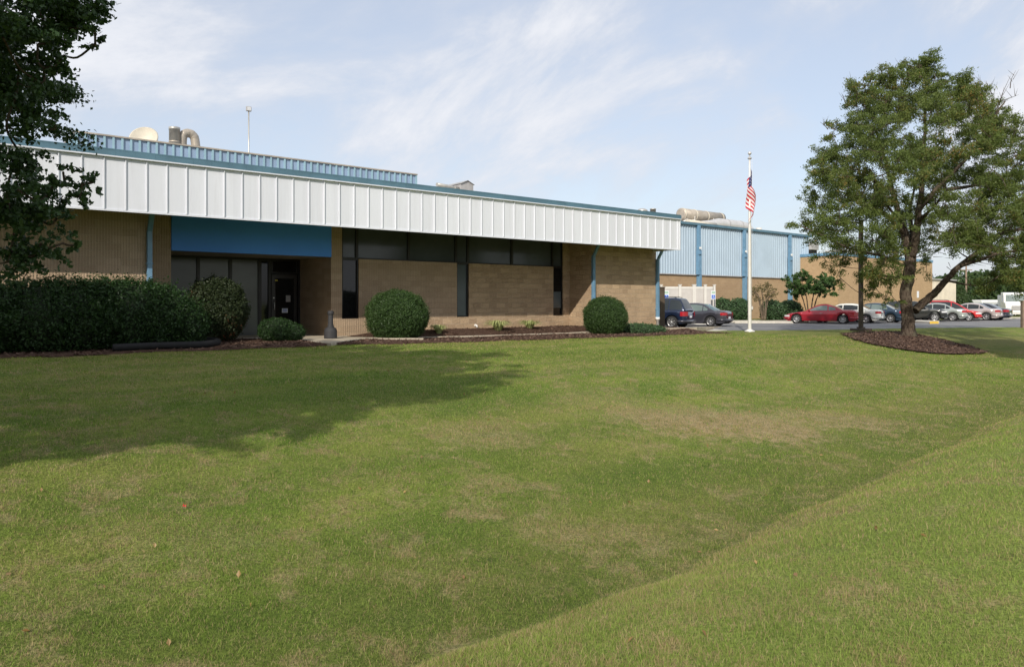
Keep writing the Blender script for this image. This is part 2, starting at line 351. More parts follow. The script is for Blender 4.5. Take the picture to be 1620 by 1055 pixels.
leaf_mat('chip', (0.05, 0.028, 0.02), (0.22, 0.14, 0.10), trans=0.0, rough=.9)
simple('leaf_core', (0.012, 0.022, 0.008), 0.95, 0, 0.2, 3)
def bark(name, a, c_):
    b = NB(name); v = b.obj(); f = b.noise(b.mapping(v, (7, 7, 1.6)), 2.2, 6, 0.7, 0.5); g = b.noise(v, 2.2, 4, 0.6)
    c = b.mix(b.ramp(f, 0.35, 0.65), a, c_); c = b.mix(b.ramp(g, 0.5, 0.75, 0, 0.4), c, (0.17, 0.19, 0.12))
    M[name] = b.done(b.bsdf(c, 0.95, 0, b.bump(f, 1.0, 0.06), 0.1))
bark('bark', (0.045, 0.032, 0.024), (0.14, 0.11, 0.085))
bark('bark_pale', (0.12, 0.09, 0.065), (0.24, 0.19, 0.14))
def paint(name, col, metal=0.0, rough=0.25):
    b = NB(name); c = b.mix(b.ramp(b.noise(b.obj(), 1.5, 3), .3, .7), tuple(x*0.93 for x in col), col)
    M[name] = b.done(b.bsdf(c, rough, metal, None, 0.5, 0.8)); return M[name]

# ------------------------------------------------------------------ mesh helpers
class MB:
    def __init__(s): s.v = []; s.f = []; s.mi = []; s.sm = []
    def add(s, vs, fs, mi=0, smooth=False):
        o = len(s.v); s.v += [tuple(p) for p in vs]
        for f in fs: s.f.append(tuple(i+o for i in f)); s.mi.append(mi); s.sm.append(smooth)
        return s
    def box(s, x0, x1, y0, y1, z0, z1, mi=0, mat=None):
        vs = [(x, y, z) for z in (z0, z1) for y in (y0, y1) for x in (x0, x1)]
        if mat is not None: vs = [tuple(mat @ Vector(p)) for p in vs]
        return s.add(vs, [(0, 2, 3, 1), (4, 5, 7, 6), (0, 1, 5, 4), (2, 6, 7, 3), (0, 4, 6, 2), (1, 3, 7, 5)], mi)
    def quad(s, a, b, c, d, mi=0): return s.add([a, b, c, d], [(0, 1, 2, 3)], mi)
    def tube(s, pts, rad, seg=10, mi=0, cap=True, smooth=True, ripple=None):
        pts = [Vector(p) for p in pts]; n = len(pts)
        if not hasattr(rad, '__len__'): rad = [rad]*n
        o = len(s.v); up = Vector((0, 0, 1)); prev = None
        for i, p in enumerate(pts):
            t = (pts[min(i+1, n-1)]-pts[max(i-1, 0)])
            if t.length < 1e-9: t = Vector((0, 0, 1))
            t.normalize()
            if prev is None:
                a = t.cross(up)
                if a.length < 0.05: a = t.cross(Vector((1, 0, 0)))
            else: a = prev - t*prev.dot(t)
            if a.length < 1e-6: a = t.orthogonal()
            a.normalize(); prev = a; b = t.cross(a)
            for k in range(seg):
                w = 2*math.pi*k/seg; rr = rad[i]*(1+(ripple(k, i) if ripple else 0))
                s.v.append(tuple(p+a*math.cos(w)*rr+b*math.sin(w)*rr))
        for i in range(n-1):
            for k in range(seg):
                s.f.append((o+i*seg+k, o+i*seg+(k+1) % seg, o+(i+1)*seg+(k+1) % seg, o+(i+1)*seg+k)); s.mi.append(mi); s.sm.append(smooth)
        if cap:
            s.f.append(tuple(o+k for k in range(seg))[::-1]); s.mi.append(mi); s.sm.append(False)
            s.f.append(tuple(o+(n-1)*seg+k for k in range(seg))); s.mi.append(mi); s.sm.append(False)
        return s
    def lathe(s, prof, seg=20, c=(0, 0, 0), axis='z', mi=0, smooth=True):
        o = len(s.v)
        for r, h in prof:
            for k in range(seg):
                w = 2*math.pi*k/seg; a, b = r*math.cos(w), r*math.sin(w)
                if axis == 'z': p = (c[0]+a, c[1]+b, c[2]+h)
                elif axis == 'y': p = (c[0]+a, c[1]+h, c[2]+b)
                else: p = (c[0]+h, c[1]+a, c[2]+b)
                s.v.append(p)
        for i in range(len(prof)-1):
            for k in range(seg):
                s.f.append((o+i*seg+k, o+i*seg+(k+1) % seg, o+(i+1)*seg+(k+1) % seg, o+(i+1)*seg+k)); s.mi.append(mi); s.sm.append(smooth)
        return s
    def grid(s, P, mi=0, smooth=True, closed=False):
        o = len(s.v); nr, nc = len(P), len(P[0])
        for r in P:
            for p in r: s.v.append(tuple(p))
        for i in range(nr-1):
            for j in range(nc-1 + (1 if closed else 0)):
                s.f.append((o+i*nc+j, o+i*nc+(j+1) % nc, o+(i+1)*nc+(j+1) % nc, o+(i+1)*nc+j)); s.mi.append(mi); s.sm.append(smooth)
        return s
    def build(s, name, mats, parent=None, bevel=0.0, recalc=True):
        me = bpy.data.meshes.new(name); me.from_pydata(s.v, [], s.f)
        if not isinstance(mats, (list, tuple)): mats = [mats]
        for m in mats: me.materials.append(M[m] if isinstance(m, str) else m)
        me.polygons.foreach_set('material_index', s.mi); me.polygons.foreach_set('use_smooth', s.sm)
        if recalc:
            import bmesh
            bm = bmesh.new(); bm.from_mesh(me); bmesh.ops.recalc_face_normals(bm, faces=bm.faces); bm.to_mesh(me); bm.free()
        me.update()
        o = bpy.data.objects.new(name, me); COL.objects.link(o)
        if parent: o.parent = parent
        if bevel:
            b = o.modifiers.new('bevel', 'BEVEL'); b.width = bevel; b.segments = 2; b.limit_method = 'ANGLE'; b.angle_limit = R(40)
        return o
def npmesh(name, verts, faces, mats, parent=None, tone=None, mi=None, smooth=False):
    """verts (n,3) array, faces (m,k) array of one size"""
    me = bpy.data.meshes.new(name); nf, k = faces.shape
    me.vertices.add(len(verts)); me.vertices.foreach_set('co', verts.astype(np.float32).ravel())
    me.loops.add(nf*k); me.loops.foreach_set('vertex_index', faces.astype(np.int32).ravel())
    me.polygons.add(nf); me.polygons.foreach_set('loop_start', np.arange(0, nf*k, k, dtype=np.int32))
    if not isinstance(mats, (list, tuple)): mats = [mats]
    for m in mats: me.materials.append(M[m])
    if mi is not None: me.polygons.foreach_set('material_index', mi.astype(np.int32))
    me.polygons.foreach_set('use_smooth', np.full(nf, smooth))
    if tone is not None:
        a = me.attributes.new('tone', 'FLOAT', 'POINT'); a.data.foreach_set('value', tone.astype(np.float32))
    me.update(calc_edges=True); me.validate()
    o = bpy.data.objects.new(name, me); COL.objects.link(o)
    if parent: o.parent = parent
    return o
def tag(o, label=None, cat=None, group=None, kind=None):
    if label: o['label'] = label
    if cat: o['category'] = cat
    if group: o['group'] = group
    if kind: o['kind'] = kind
    return o
def empty(name, loc, rz=0, label=None, cat=None, group=None):
    o = bpy.data.objects.new(name, None); COL.objects.link(o); o.location = loc; o.rotation_euler = (0, 0, rz); o.empty_display_size = 0.3
    return tag(o, label, cat, group)
def copy_tree(o, parent=None):
    kids = [c for c in bpy.data.objects if c.parent == o]
    c = o.copy(); COL.objects.link(c); c.parent = parent
    for k in kids: copy_tree(k, c)
    return c

# ------------------------------------------------------------------ ground
def axis(parts):
    out = []
    for a, b, st in parts: out += list(np.arange(a, b, st))
    return np.array(out+[parts[-1][1]])
sa = axis([(-900, -100, 80), (-100, -30, 7), (-30, -14, 1.0), (-14, 44, 0.3), (44, 80, 1.2), (80, 200, 10), (200, 1600, 100)])
na = axis([(-900, -150, 75), (-150, -50, 5), (-50, -1.2, 0.8), (-1.2, 12, 0.3), (12, 23, 0.13), (23, 40, 1.0), (40, 200, 16), (200, 800, 100)])
SS, NN = np.meshgrid(sa, na)
XX = ORG.x+U.x*SS+NV.x*NN; YY = ORG.y+U.y*SS+NV.y*NN; ZZ = G(XX, YY)
vv = np.stack([XX, YY, ZZ], -1).reshape(-1, 3); nr, nc = SS.shape
idx = np.arange(nr*nc).reshape(nr, nc); ff = np.stack([idx[:-1, :-1], idx[1:, :-1], idx[1:, 1:], idx[:-1, 1:]], -1).reshape(-1, 4)[:, ::-1]
g = npmesh('lawn_ground', vv, ff, 'grass_ground', smooth=True); tag(g, kind='structure')

def sheet(name, outline, z, mat, kind='structure', thick=0.0, flat=True, extra=None):
    """flat sheet or slab from a plan outline"""
    mb = MB(); n = len(outline)
    top = [(p[0], p[1], z) for p in outline]
    if thick:
        bot = [(p[0], p[1], z-thick) for p in outline]
        mb.add(top+bot, [tuple(range(n)), tuple(range(2*n-1, n-1, -1))]+[(i, (i+1) % n, n+(i+1) % n, n+i) for i in range(n)])
    else: mb.add(top, [tuple(range(n))])
    o = mb.build(name, mat); tag(o, kind=kind); return o
pk = MB()
xs = np.concatenate([np.arange(-6, 60, 1.0), [70, 90, 110]])
rows = []
for X in xs:
    a, b = float(yline(NEAR_EDGE, X)), float(yline(FAR_EDGE, X)); a += 0.06*math.sin(X*1.7)
    rows.append([(X, a+(b-a)*t, PK) for t in np.linspace(0, 1, 6)])
pk.grid(rows, smooth=False); o = pk.build('parking_lot', 'asphalt'); tag(o, kind='structure')
# curb along the far edge of the lot, with a bright top
cb_ = MB()
def curb_run(P, w=0.15, h=0.15, z=PK, mb=cb_):
    for (a, b) in zip(P[:-1], P[1:]):
        a = Vector((*a, 0)); b = Vector((*b, 0)); d = (b-a).normalized(); q = Vector((-d.y, d.x, 0))
        vs = [a-q*0, b-q*0, b+q*w, a+q*w]
        mb.add([(p.x, p.y, z-0.1) for p in vs]+[(p.x, p.y, z+h) for p in vs], [(0, 1, 2, 3), (4, 5, 6, 7), (0, 1, 5, 4), (1, 2, 6, 5), (2, 3, 7, 6), (3, 0, 4, 7)])
curb_run([(p[0], p[1]) for p in FAR_EDGE])
o = cb_.build('kerb', 'curb_concrete'); tag(o, kind='structure')
# paved walk behind the far kerb
wk = MB(); rows = []
for X in np.arange(-5, 20, 1.0):
    b = float(yline(FAR_EDGE, X)); rows.append([(X, b+0.16, PK+0.145), (X, b+1.3, PK+0.146)])
wk.grid(rows, smooth=False); o = wk.build('far_walk', 'curb_concrete'); tag(o, kind='structure')

# ------------------------------------------------------------------ main building (local x = s, local y = -n)
NB_, ND_ = -1.33, -4.05                       # planes of the window bay and of the entrance glazing
S_LW = Sat(-260, 0); S_P1 = Sat(239, 0); S_COL = Sat(270.5, NB_); S_R = Sat(524, NB_); S_P2 = Sat(935, 0); S_E = Sat(1038, 0)
S_W0, S_W1 = Sat(541, NB_), Sat(891, NB_)
NFAS = 1.5; ZFB, ZFT, ZTT = 3.56, 4.90, 5.08; SOF = 3.92
WT = 0.25
mainb = empty('factory_building', ORG, TH, 'long low tan block factory building with white ribbed fascia and blue entrance panel', 'building')
def wall(name, mat, boxes, parent=mainb):
    mb = MB()
    for b in boxes: mb.box(*b)
    return mb.build(name, mat, parent)
ZB0 = -0.3
wall('wall', 'ribbed_block', [(S_LW, S_P1, 0.0, WT, ZB0, SOF), (S_P1-WT, S_P1-0.003, WT+0.001, -NB_, ZB0, SOF)])
wall('wall', 'ribbed_block', [(S_P1, S_COL, -NB_, -NB_+WT, ZB0, SOF)])                          # pier left of the entrance
wall('wall', 'ribbed_block', [(S_COL-WT, S_COL, -NB_+WT+0.001, -ND_+0.3, ZB0, SOF)])
wall('wall', 'ribbed_block', [(S_R, S_R+WT, -NB_+0.26, -ND_+0.3, ZB0, SOF), (S_R, S_W0, -NB_, -NB_+0.255, ZB0, SOF)])  # return and pier right of entrance
ZS, ZH = 0.67, 2.77                           # window sill and head levels
e0, e1 = Sat(568, NB_), Sat(723, NB_); e2, e3 = Sat(742, NB_), Sat(875.4, NB_)
sx = Sat(655, NB_)
wall('wall', 'ribbed_block', [(S_W0+0.001, sx, -NB_, -NB_+WT, ZB0, ZS), (e0, e1, -NB_, -NB_+WT, ZS+0.001, ZH)])
wall('wall', 'split_block', [(sx+0.001, S_W1-0.001, -NB_, -NB_+WT, ZB0, ZS)])
wall('wall', 'split_block', [(e2, e3, -NB_, -NB_+WT, ZS+0.001, ZH), (S_W1, S_P2, -NB_, -NB_+WT, ZB0, SOF)])
wall('wall', 'split_block', [(S_P2, S_E, 0.0, WT, ZB0, SOF), (S_P2, S_P2+WT, WT+0.001, -NB_-0.002, ZB0, SOF), (S_E-WT, S_E-0.002, WT+0.001, 13.0, ZB0, SOF)])
# far left end wall and the back
wall('wall', 'ribbed_block', [(S_LW, S_LW+WT, WT+0.001, 30, ZB0, SOF)])
# fascia: sheet with standing seams, drip edges
fb = MB(); s0f = S_LW-0.3; s1f = Sat(1075.5, NFAS)
fb.box(s0f, s1f, -NFAS, -NFAS+0.06, ZFB, ZFT)
fb.box(s1f-0.06, s1f-0.001, -NFAS+0.061, 13.0, ZFB, ZFT)
k = 0; s = s1f-0.17
fb.box(s1f-0.05, s1f+0.012, -NFAS-0.03, -NFAS, ZFB, ZFT)
while s > s0f:
    fb.box(s-0.009, s+0.009, -NFAS-0.036, -NFAS-0.0005, ZFB+0.03, ZFT-0.02); s -= 0.487
fb.box(s0f, s1f+0.012, -NFAS-0.022, -NFAS-0.0008, ZFB-0.02, ZFB+0.028)
o = fb.build('fascia', 'fascia_white', mainb)
tb = MB()
nseg = 60; jit = [rng.normal(0, 0.012) for _ in range(nseg+1)]
for i in range(nseg):
    a = s0f+(s1f+0.03-s0f)*i/nseg; b = s0f+(s1f+0.03-s0f)*(i+1)/nseg
    j0 = 0.004*math.sin(i*0.9)+jit[i]*0.3
    tb.box(a+0.001, b-0.001, -NFAS-0.07+j0*0.4, -NFAS+0.3, ZFT+0.03, ZTT+j0)
tb.box(s1f-0.3, s1f+0.03, -NFAS+0.302, 13.0, ZFT+0.03, ZTT)
tb.build('fascia_trim', 'trim_blue', mainb)
eb = MB().box(s0f, s1f+0.02, -NFAS-0.085, -NFAS+0.02, ZFT-0.004, ZFT+0.028); eb.build('drip_edge', 'fascia_white', mainb)
eb = MB().box(s0f, s1f, -NFAS-0.075, -NFAS-0.045, ZTT-0.01, ZTT+0.022); eb.build('gravel_stop', 'trim_blue', mainb)
MB().box(s0f, s1f-0.062, -NFAS+0.062, 0.3-NB_, SOF+0.001, SOF+0.05).build('soffit', 'soffit_brown', mainb)
MB().box(s0f+0.1, s1f-0.35, -NFAS+0.31, 31, ZFT-0.12, ZFT).build('roof', 'roof_gravel', mainb)
# entrance panel
MB().box(S_COL+0.01, S_R-0.0, -NB_-0.03, -NB_+0.12, 2.80, SOF-0.002).build('entrance_panel', 'panel_blue', mainb, bevel=0.006)
MB().box(S_COL+0.02, S_R-0.02, -NB_+0.121, -ND_+0.3, 2.83, 2.88).build('entrance_ceiling', 'soffit_brown', mainb)
# windows
def window(x0, x1, z0, z1, y, gm, fr=0.045, parent=mainb, name='window', dep=0.10):
    gl = MB().box(x0+0.004, x1-0.004, y+0.06, y+0.075, z0+0.004, z1-0.004).build(name, gm, parent)
    f = MB(); f.box(x0, x0+fr, y, y+dep, z0, z1); f.box(x1-fr, x1, y, y+dep, z0, z1)
    f.box(x0+fr+0.0005, x1-fr-0.0005, y+0.001, y+dep-0.001, z0, z0+fr); f.box(x0+fr+0.0005, x1-fr-0.0005, y+0.001, y+dep-0.001, z1-fr, z1)
    f.build('frame', 'bronze_frame', gl); return gl
bx = [541.6, 566, 648, 723, 742, 811.6, 875.4, 891]
bs = [Sat(x, NB_) for x in bx]; YB = -NB_+0.05
for i in range(7): window(bs[i], bs[i+1], ZH, SOF-0.004, YB, 'glass_grey', 0.05)
window(bs[0], e0-0.003, ZS, ZH-0.002, YB, 'glass_dark', 0.05)
window(e1+0.003, e2-0.003, ZS, ZH-0.002, YB, 'glass_blind', 0.05)
window(e3+0.003, bs[7], ZS, ZH-0.002, YB, 'glass_dark', 0.05)
bl = MB().box(e3+0.06, bs[7]-0.05, YB+0.045, YB+0.052, 1.0, 1.7); bl.build('window_blind', 'glass_blind', mainb)
# lobby storefront
YD = -ND_
lobx = [225, 314, 365, 411]; ls = [max(Sat(x, ND_), S_COL+0.005) for x in lobx]
for i in range(3): window(ls[i], ls[i+1], 0.02, 2.80, YD, 'glass_lobby', 0.05)
sd0, sd1 = Sat(411, ND_), Sat(427.5, ND_); window(sd0+.002, sd1, 0.02, 2.80, YD, 'glass_dark', 0.06)
d0, d1 = Sat(429, ND_), Sat(471.5, ND_)
window(d0, d1, 2.30, 2.80, YD, 'glass_dark', 0.05)
MB().box(d1, S_R-0.001, YD-0.02, YD+0.1, 0.0, 2.82).build('door_frame', 'bronze_frame', mainb)
MB().box(sd1+0.001, d0-0.001, YD-0.015, YD+0.1, 0.0, 2.82).build('door_frame', 'bronze_frame', mainb)
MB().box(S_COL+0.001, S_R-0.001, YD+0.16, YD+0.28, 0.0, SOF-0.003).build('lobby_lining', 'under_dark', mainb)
MB().box(S_COL+0.002, S_R-0.002, YD-0.03, YD+0.155, 2.802, 2.828).build('head_frame', 'bronze_frame', mainb)
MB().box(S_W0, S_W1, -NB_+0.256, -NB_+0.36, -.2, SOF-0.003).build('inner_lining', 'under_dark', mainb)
dr = MB().box(d0+0.03, d1-0.03, YD+0.01, YD+0.06, 0.03, 2.27).build('door', 'door_dark', mainb, bevel=0.004)
MB().box(d0+0.16, d1-0.16, YD+0.004, YD+0.009, 0.28, 2.12).build('door_glass', 'glass_dark', dr)
h = MB(); hx = d0+0.10; h.tube([(hx, YD-0.06, 0.95), (hx, YD-0.06, 1.25)], 0.014); h.tube([(hx, YD-0.06, 1.0), (hx, YD+0.01, 1.0)], 0.01); h.tube([(hx, YD-0.06, 1.22), (hx, YD+0.01, 1.22)], 0.01)
h.box(hx-.02, hx+.02, YD-0.0, YD+0.009, 1.38, 1.43); h.build('handle', 'bright_steel', dr)
nz = MB().box(d0+0.40, d0+0.62, YD-0.004, YD+0.003, 0.86, 1.02); no = nz.build('notice', 'paper', dr)
nl = MB()
for i in range(4): nl.box(d0+0.43, d0+0.59, YD-0.006, YD-0.0045, 0.90+i*0.028, 0.912+i*0.028)
nl.build('notice_print', 'sign_blue', no)
MB().box(d0+0.55, d0+0.72, YD-0.004, YD+0.003, 1.26, 1.50).build('notice', 'grey_box', dr)
MB().box(d0+0.14, d0+0.24, YD-0.004, YD+0.003, 2.02, 2.07).build('sticker', 'label_yellow', dr)
# wall pack lamp and the sprinkler bits near the entrance are too small to show; small white vent on the bay wall
vn = MB(); sv = Sat(752, NB_); vn.tube([(sv, -NB_, 0.33), (sv, -NB_-0.09, 0.33), (sv, -NB_-0.12, 0.25)], 0.035); vn.lathe([(0.0, 0), (.055, 0), (.055, .02), (0, .02)], 12, (sv, -NB_-0.021, 0.33), 'y'); vn.build('vent_pipe', 'white_paint', mainb)
# downspouts with elbow to the gutter
def downspout(s, y, zlow, foot=None, parent=mainb, top=SOF, mdist=0.6, w=0.13):
    mb = MB(); q = w/2
    mb.box(s-q, s+q, y-0.03-w, y-0.03, zlow, 3.22)
    a, b = Vector((s, y-0.03-q, 3.18)), Vector((s, y-mdist, top+0.05))
    vs = []
    for p in (a, b):
        for dx, dz in ((-q, -q*1.2), (q, -q*1.2), (q, q*1.2), (-q, q*1.2)): vs.append((p.x+dx, p.y, p.z+dz))
    mb.add(vs, [(0, 1, 2, 3), (4, 5, 6, 7), (0, 1, 5, 4), (1, 2, 6, 5), (2, 3, 7, 6), (3, 0, 4, 7)])
    for z in (0.9, 2.3): mb.box(s-q-0.02, s+q+0.02, y-0.035-w, y-0.001, z, z+0.04)
    o = mb.build('downspout', 'pipe_blue', parent, bevel=0.01)
    if foot: MB().lathe([(0, 0), (.075, 0), (.075, .3), (.1, .3), (.1, .42), (.06, .42)], 14, (s, y-0.03-q, foot)).build('boot', 'white_paint', o)
    return o
downspout(Sat(236.5, 0.1), 0, -0.1); downspout(Sat(938.5, 0.08), 0, 0.0); downspout(Sat(1040, 0.08), 0, 0.55, 0.14)
# set back screen wall above the roof
PN = -2.5; pz = 6.24; ps0, ps1 = Sat(121, PN), Sat(658, PN)
sc = MB(); sc.box(ps0, ps1, -PN, -PN+0.03, ZFT, pz); sc.box(ps0, ps0+0.03, -PN+0.031, -PN+6, ZFT, pz); sc.box(ps1-0.03, ps1, -PN+0.031, -PN+6, ZFT, pz)
sco = sc.build('roof_screen', 'screen_blue', mainb)
sr = MB(); s = ps0
while s < ps1+0.01:
    sr.box(s-0.03, s+0.03, -PN-0.05, -PN-0.001, ZFT, pz-0.03); s += (ps1-ps0)/48
y = 0.3
while y < 6: sr.box(ps0-0.05, ps0-0.001, -PN+y-0.03, -PN+y+0.03, ZFT, pz-0.03); y += 0.3
sr.build('screen_ribs', 'screen_rib', sco)
cp = MB(); cp.box(ps0-0.06, ps1+0.04, -PN-0.07, -PN+0.06, pz-0.03, pz+0.015); cp.box(ps0-0.07, ps0+0.04, -PN+0.061, -PN+6, pz-0.03, pz+0.015); cp.build('screen_cap', 'duct_brown', sco)

# ------------------------------------------------------------------ blue metal works hall behind
N2 = -13.0
hall = empty('works_hall', ORG, TH, 'taller corrugated light blue metal hall on a tan block base, right of the white fascia', 'building')
h0, h1 = S_E-4, Sat(1280, N2); zb2 = Zat(1242, 440, N2); ze2 = Zat(1270, 374.8, N2); y2 = -N2
cm = MB(); pitch = 0.30; rowb = []; rowt = []
s = h0; pr = [(0, 0), (0.09, 0), (0.13, 0.05), (0.20, 0.05), (0.24, 0)]
top = []; 
while s < h1:
    for dx, dy in pr:
        if s+dx <= h1: top.append((s+dx, y2-dy))
    s += pitch
cm.grid([[(p[0], p[1], zb2) for p in top], [(p[0], p[1], ze2) for p in top]], smooth=False)
cm.build('metal_cladding', 'blue_metal', hall, recalc=False)
MB().box(h0, h1, y2+0.06, y2+0.2, zb2, ze2).build('cladding_back', 'blue_metal', hall)
MB().box(h1-0.02, h1, y2+0.2, y2+30, -0.3, ze2).build('end_wall', 'blue_metal', hall)
MB().box(h0, h1-0.02, y2+0.04, y2+0.3, -0.5, zb2-0.03).build('wall', 'brick_far', hall)
t2 = MB(); t2.box(h0, h1+0.15, y2-0.22, y2+0.3, ze2, ze2+0.20); t2.build('eave_trim', 'trim_blue', hall, bevel=0.01)
MB().box(h0, h1+0.05, y2-0.08, y2+0.05, zb2-0.05, zb2+0.02).build('sill_flashing', 'grey_box', hall)
MB().box(h0, h1, y2+0.31, y2+30, ze2-0.1, ze2+0.12).build('roof', 'roof_gravel', hall)
for x in (1102, 1174.5, 1246.5):
    s = Sat(x, N2); mb = MB(); mb.box(s-0.13, s+0.13, y2-0.30, y2-0.08, zb2+1.9, ze2-0.01); mb.box(s-0.17, s+0.20, y2-0.34, y2-0.08, zb2-0.0, zb2+1.9)
    mb.box(s+.0, s+0.24, y2-0.32, y2+0.02, -0.3, zb2-0.001); mb.box(s-0.22, s+0.1, y2-0.42, y2-0.31, zb2+1.55, zb2+1.7); mb.build('downspout', 'pipe_blue', hall, bevel=0.01)
    MB().box(s-0.12, s+0.02, y2-0.46, y2-0.345, zb2+1.97, zb2+2.12).build('wall_lamp', 'white_paint', hall)

# ------------------------------------------------------------------ brick wing and beige shed
N3 = -9.5; c3 = Sat(1326, N3); c4 = Sat(1475, N3); z3 = Zat(1400, 405.5, N3)
wing = empty('brick_wing', ORG, TH, 'flat roofed tan brick building behind the row of cars and the big tree', 'building')
MB().box(c3, c4, -N3, -N3+22, -0.5, z3-0.25).build('wall', 'tan_brick', wing)
MB().box(c3-0.06, c4+0.06, -N3-0.06, -N3+22.1, z3-0.25, z3).build('roof_edge', 'pipe_blue', wing)
MB().box(c3+9, c3+12, -N3+3, -N3+6, z3, z3+0.9).build('roof_hatch', 'vinyl', wing)
ns = Sat(1452, N3); MB().box(ns-0.22, ns+0.22, -N3-0.02, -N3-0.002, 1.7, 2.35).build('wall_sign', 'paper', wing)
shed = empty('metal_shed', ORG, TH, 'low beige metal sided building at the right end of the tan brick wall', 'building')
c5 = Sat(1512, N3); cm = MB(); s = c4+0.05; top = []
while s < c5: top += [(s, 9.6), (s+0.2, 9.6), (s+0.24, 9.55), (s+0.3, 9.55)]; s += 0.34
cm.grid([[(p[0], p[1]-.02, -0.4) for p in top], [(p[0], p[1]-.02, 3.55) for p in top]], smooth=False)
cm.build('metal_cladding', 'beige_metal', shed, recalc=False); MB().box(c4+0.05, c5, 9.62, 20, -0.4, 3.55).build('wall', 'beige_metal', shed)
MB().box(c4+0.05, c5+0.1, 9.4, 20.1, 3.55, 3.68).build('roof', 'grey_box', shed)

# ------------------------------------------------------------------ roof equipment
def root(name, s, n, z, label, cat, group=None): return empty(name, wpt(s, n, z), TH, label, cat, group)
def pm(x, n): return FPX/Yat(x, n)
# satellite dish
n = -6; s = Sat(229, n); r = root('satellite_dish', s, n, ZFT, 'large beige satellite dish rising behind the blue roof screen at the left', 'dish')
zc = Zat(229, 222, n)-ZFT; mb = MB(); pts = []
Rd = 20/pm(229, n)
for i in range(9):
    q = i/8; pts.append((Rd*q, 0.35*Rd*q*q))
face = Matrix.Rotation(R(-28), 4, 'Z') @ Matrix.Rotation(R(62), 4, 'X')
dm = MB(); dm.lathe(pts, 36); dm.lathe([(Rd, .35*Rd), (Rd+.03, .35*Rd-.01), (Rd+.02, .35*Rd-.06)], 36)
dm.v = [tuple((face @ Vector(p)) + Vector((0, 0, zc))) for p in dm.v]; dm.build('reflector', 'dish_beige', r, recalc=False)
MB().tube([(0, 0.15, 0), (0, 0.1, zc)], 0.07, 12).build('mast', 'galvanised', r)
# stack and elbow duct
n = -6; s = Sat(276, n); r = root('exhaust_stack', s, n, ZFT, 'straight round galvanised exhaust stack beside the curved roof duct', 'chimney')
zt = Zat(276, 202, n)-ZFT; ra = 8/pm(276, n); MB().lathe([(ra, 0), (ra, zt-.1), (ra*1.06, zt-.1), (ra*1.06, zt), (ra*.9, zt), (ra*.9, zt-.5)], 20).build('pipe', 'galvanised', r); 
sb = MB(); sb.lathe([(ra*1.02, zt-.55), (ra*1.08, zt-.53), (ra*1.02, zt-.5)], 20); sb.build('band', 'duct_brown', r)
n = -6; s = Sat(290, n); r = root('duct_elbow', s, n, ZFT, 'grey segmented duct curving over and down behind the roof screen', 'duct')
qq = pm(300, n); ra = 6.8/qq; zt = Zat(296, 203, n)-ZFT; P = []; rc = 9.5/qq
for i in range(10):
    a = math.pi*(0.95-i/9*0.90); P.append((9/qq+rc*math.cos(a), 0.1, zt-ra-rc+rc*math.sin(a)))
P = [(P[0][0]-.02, 0.1, zt-ra-rc-.5)]+P+[(P[-1][0]+.30, 0.1, 0.0)]
MB().tube(P, ra, 18, smooth=False, ripple=lambda k, i: 0.03*(i % 2)).build('duct', 'duct_brown', r)
# flood light on a mast
n = -5; s = Sat(393.5, n); r = root('flood_light', s, n, ZFT, 'square flood light on a thin mast above the roof screen', 'lamp')
zt = Zat(393.5, 173, n)-ZFT; MB().tube([(0, 0, 0), (0, 0, zt-.08)], 0.025, 8).build('mast', 'galvanised', r)
hd = MB().box(-0.09, 0.09, -0.05, 0.05, zt-.08, zt+.09).build('lamp_head', 'grey_box', r, bevel=.01); MB().box(-0.07, 0.07, -0.056, -0.051, zt-.06, zt+.07).build('lens', 'lamp_clear', hd)
# roof vent house with peaked top
n = -9; s = Sat(739, n); r = root('roof_vent', s, n, ZFT, 'small grey peaked roof vent housing beyond the right end of the roof screen', 'vent')
q = FPX/Yat(739, n); z0, z1, z2 = 0, Zat(739, 291, n)-ZFT, Zat(739, 286, n)-ZFT; w = 12/q*1.0
mb = MB(); mb.add([(-w, 0, 0), (w, 0, 0), (w, 0, z1), (0, 0, z2), (-w, 0, z1), (-w, 2.2, 0), (w, 2.2, 0), (w, 2.2, z1), (0, 2.2, z2), (-w, 2.2, z1)],
       [(0, 1, 2, 3, 4), (5, 6, 7, 8, 9), (0, 4, 9, 5), (1, 2, 7, 6), (0, 1, 6, 5)]); mb.build('housing', 'grey_box', r)
MB().add([(-w-.05, -.08, z1-.03), (0, -.08, z2+.01), (0, 2.3, z2+.01), (-w-.05, 2.3, z1-.03), (w+.05, -.08, z1-.03), (w+.05, 2.3, z1-.03)], [(0, 1, 2, 3), (1, 4, 5, 2)]).build('roof', 'galvanised', r)
n = -9; s = Sat(703, n); r = root('roof_pipes', s, n, ZFT, 'low run of pale pipes and fittings on the roof left of the peaked vent', 'pipe')
zq = Zat(703, 292, n)-ZFT
mb = MB(); mb.tube([(-.45, 0, zq-.05), (1.2, 0.2, zq-.12)], .10, 10); mb.build('pipe', 'galvanised', r)
for dx in (-.3, .2, .7): MB().tube([(dx, 0.05, 0), (dx, .05, zq+.02)], .03, 8).build('support', 'galvanised', r)
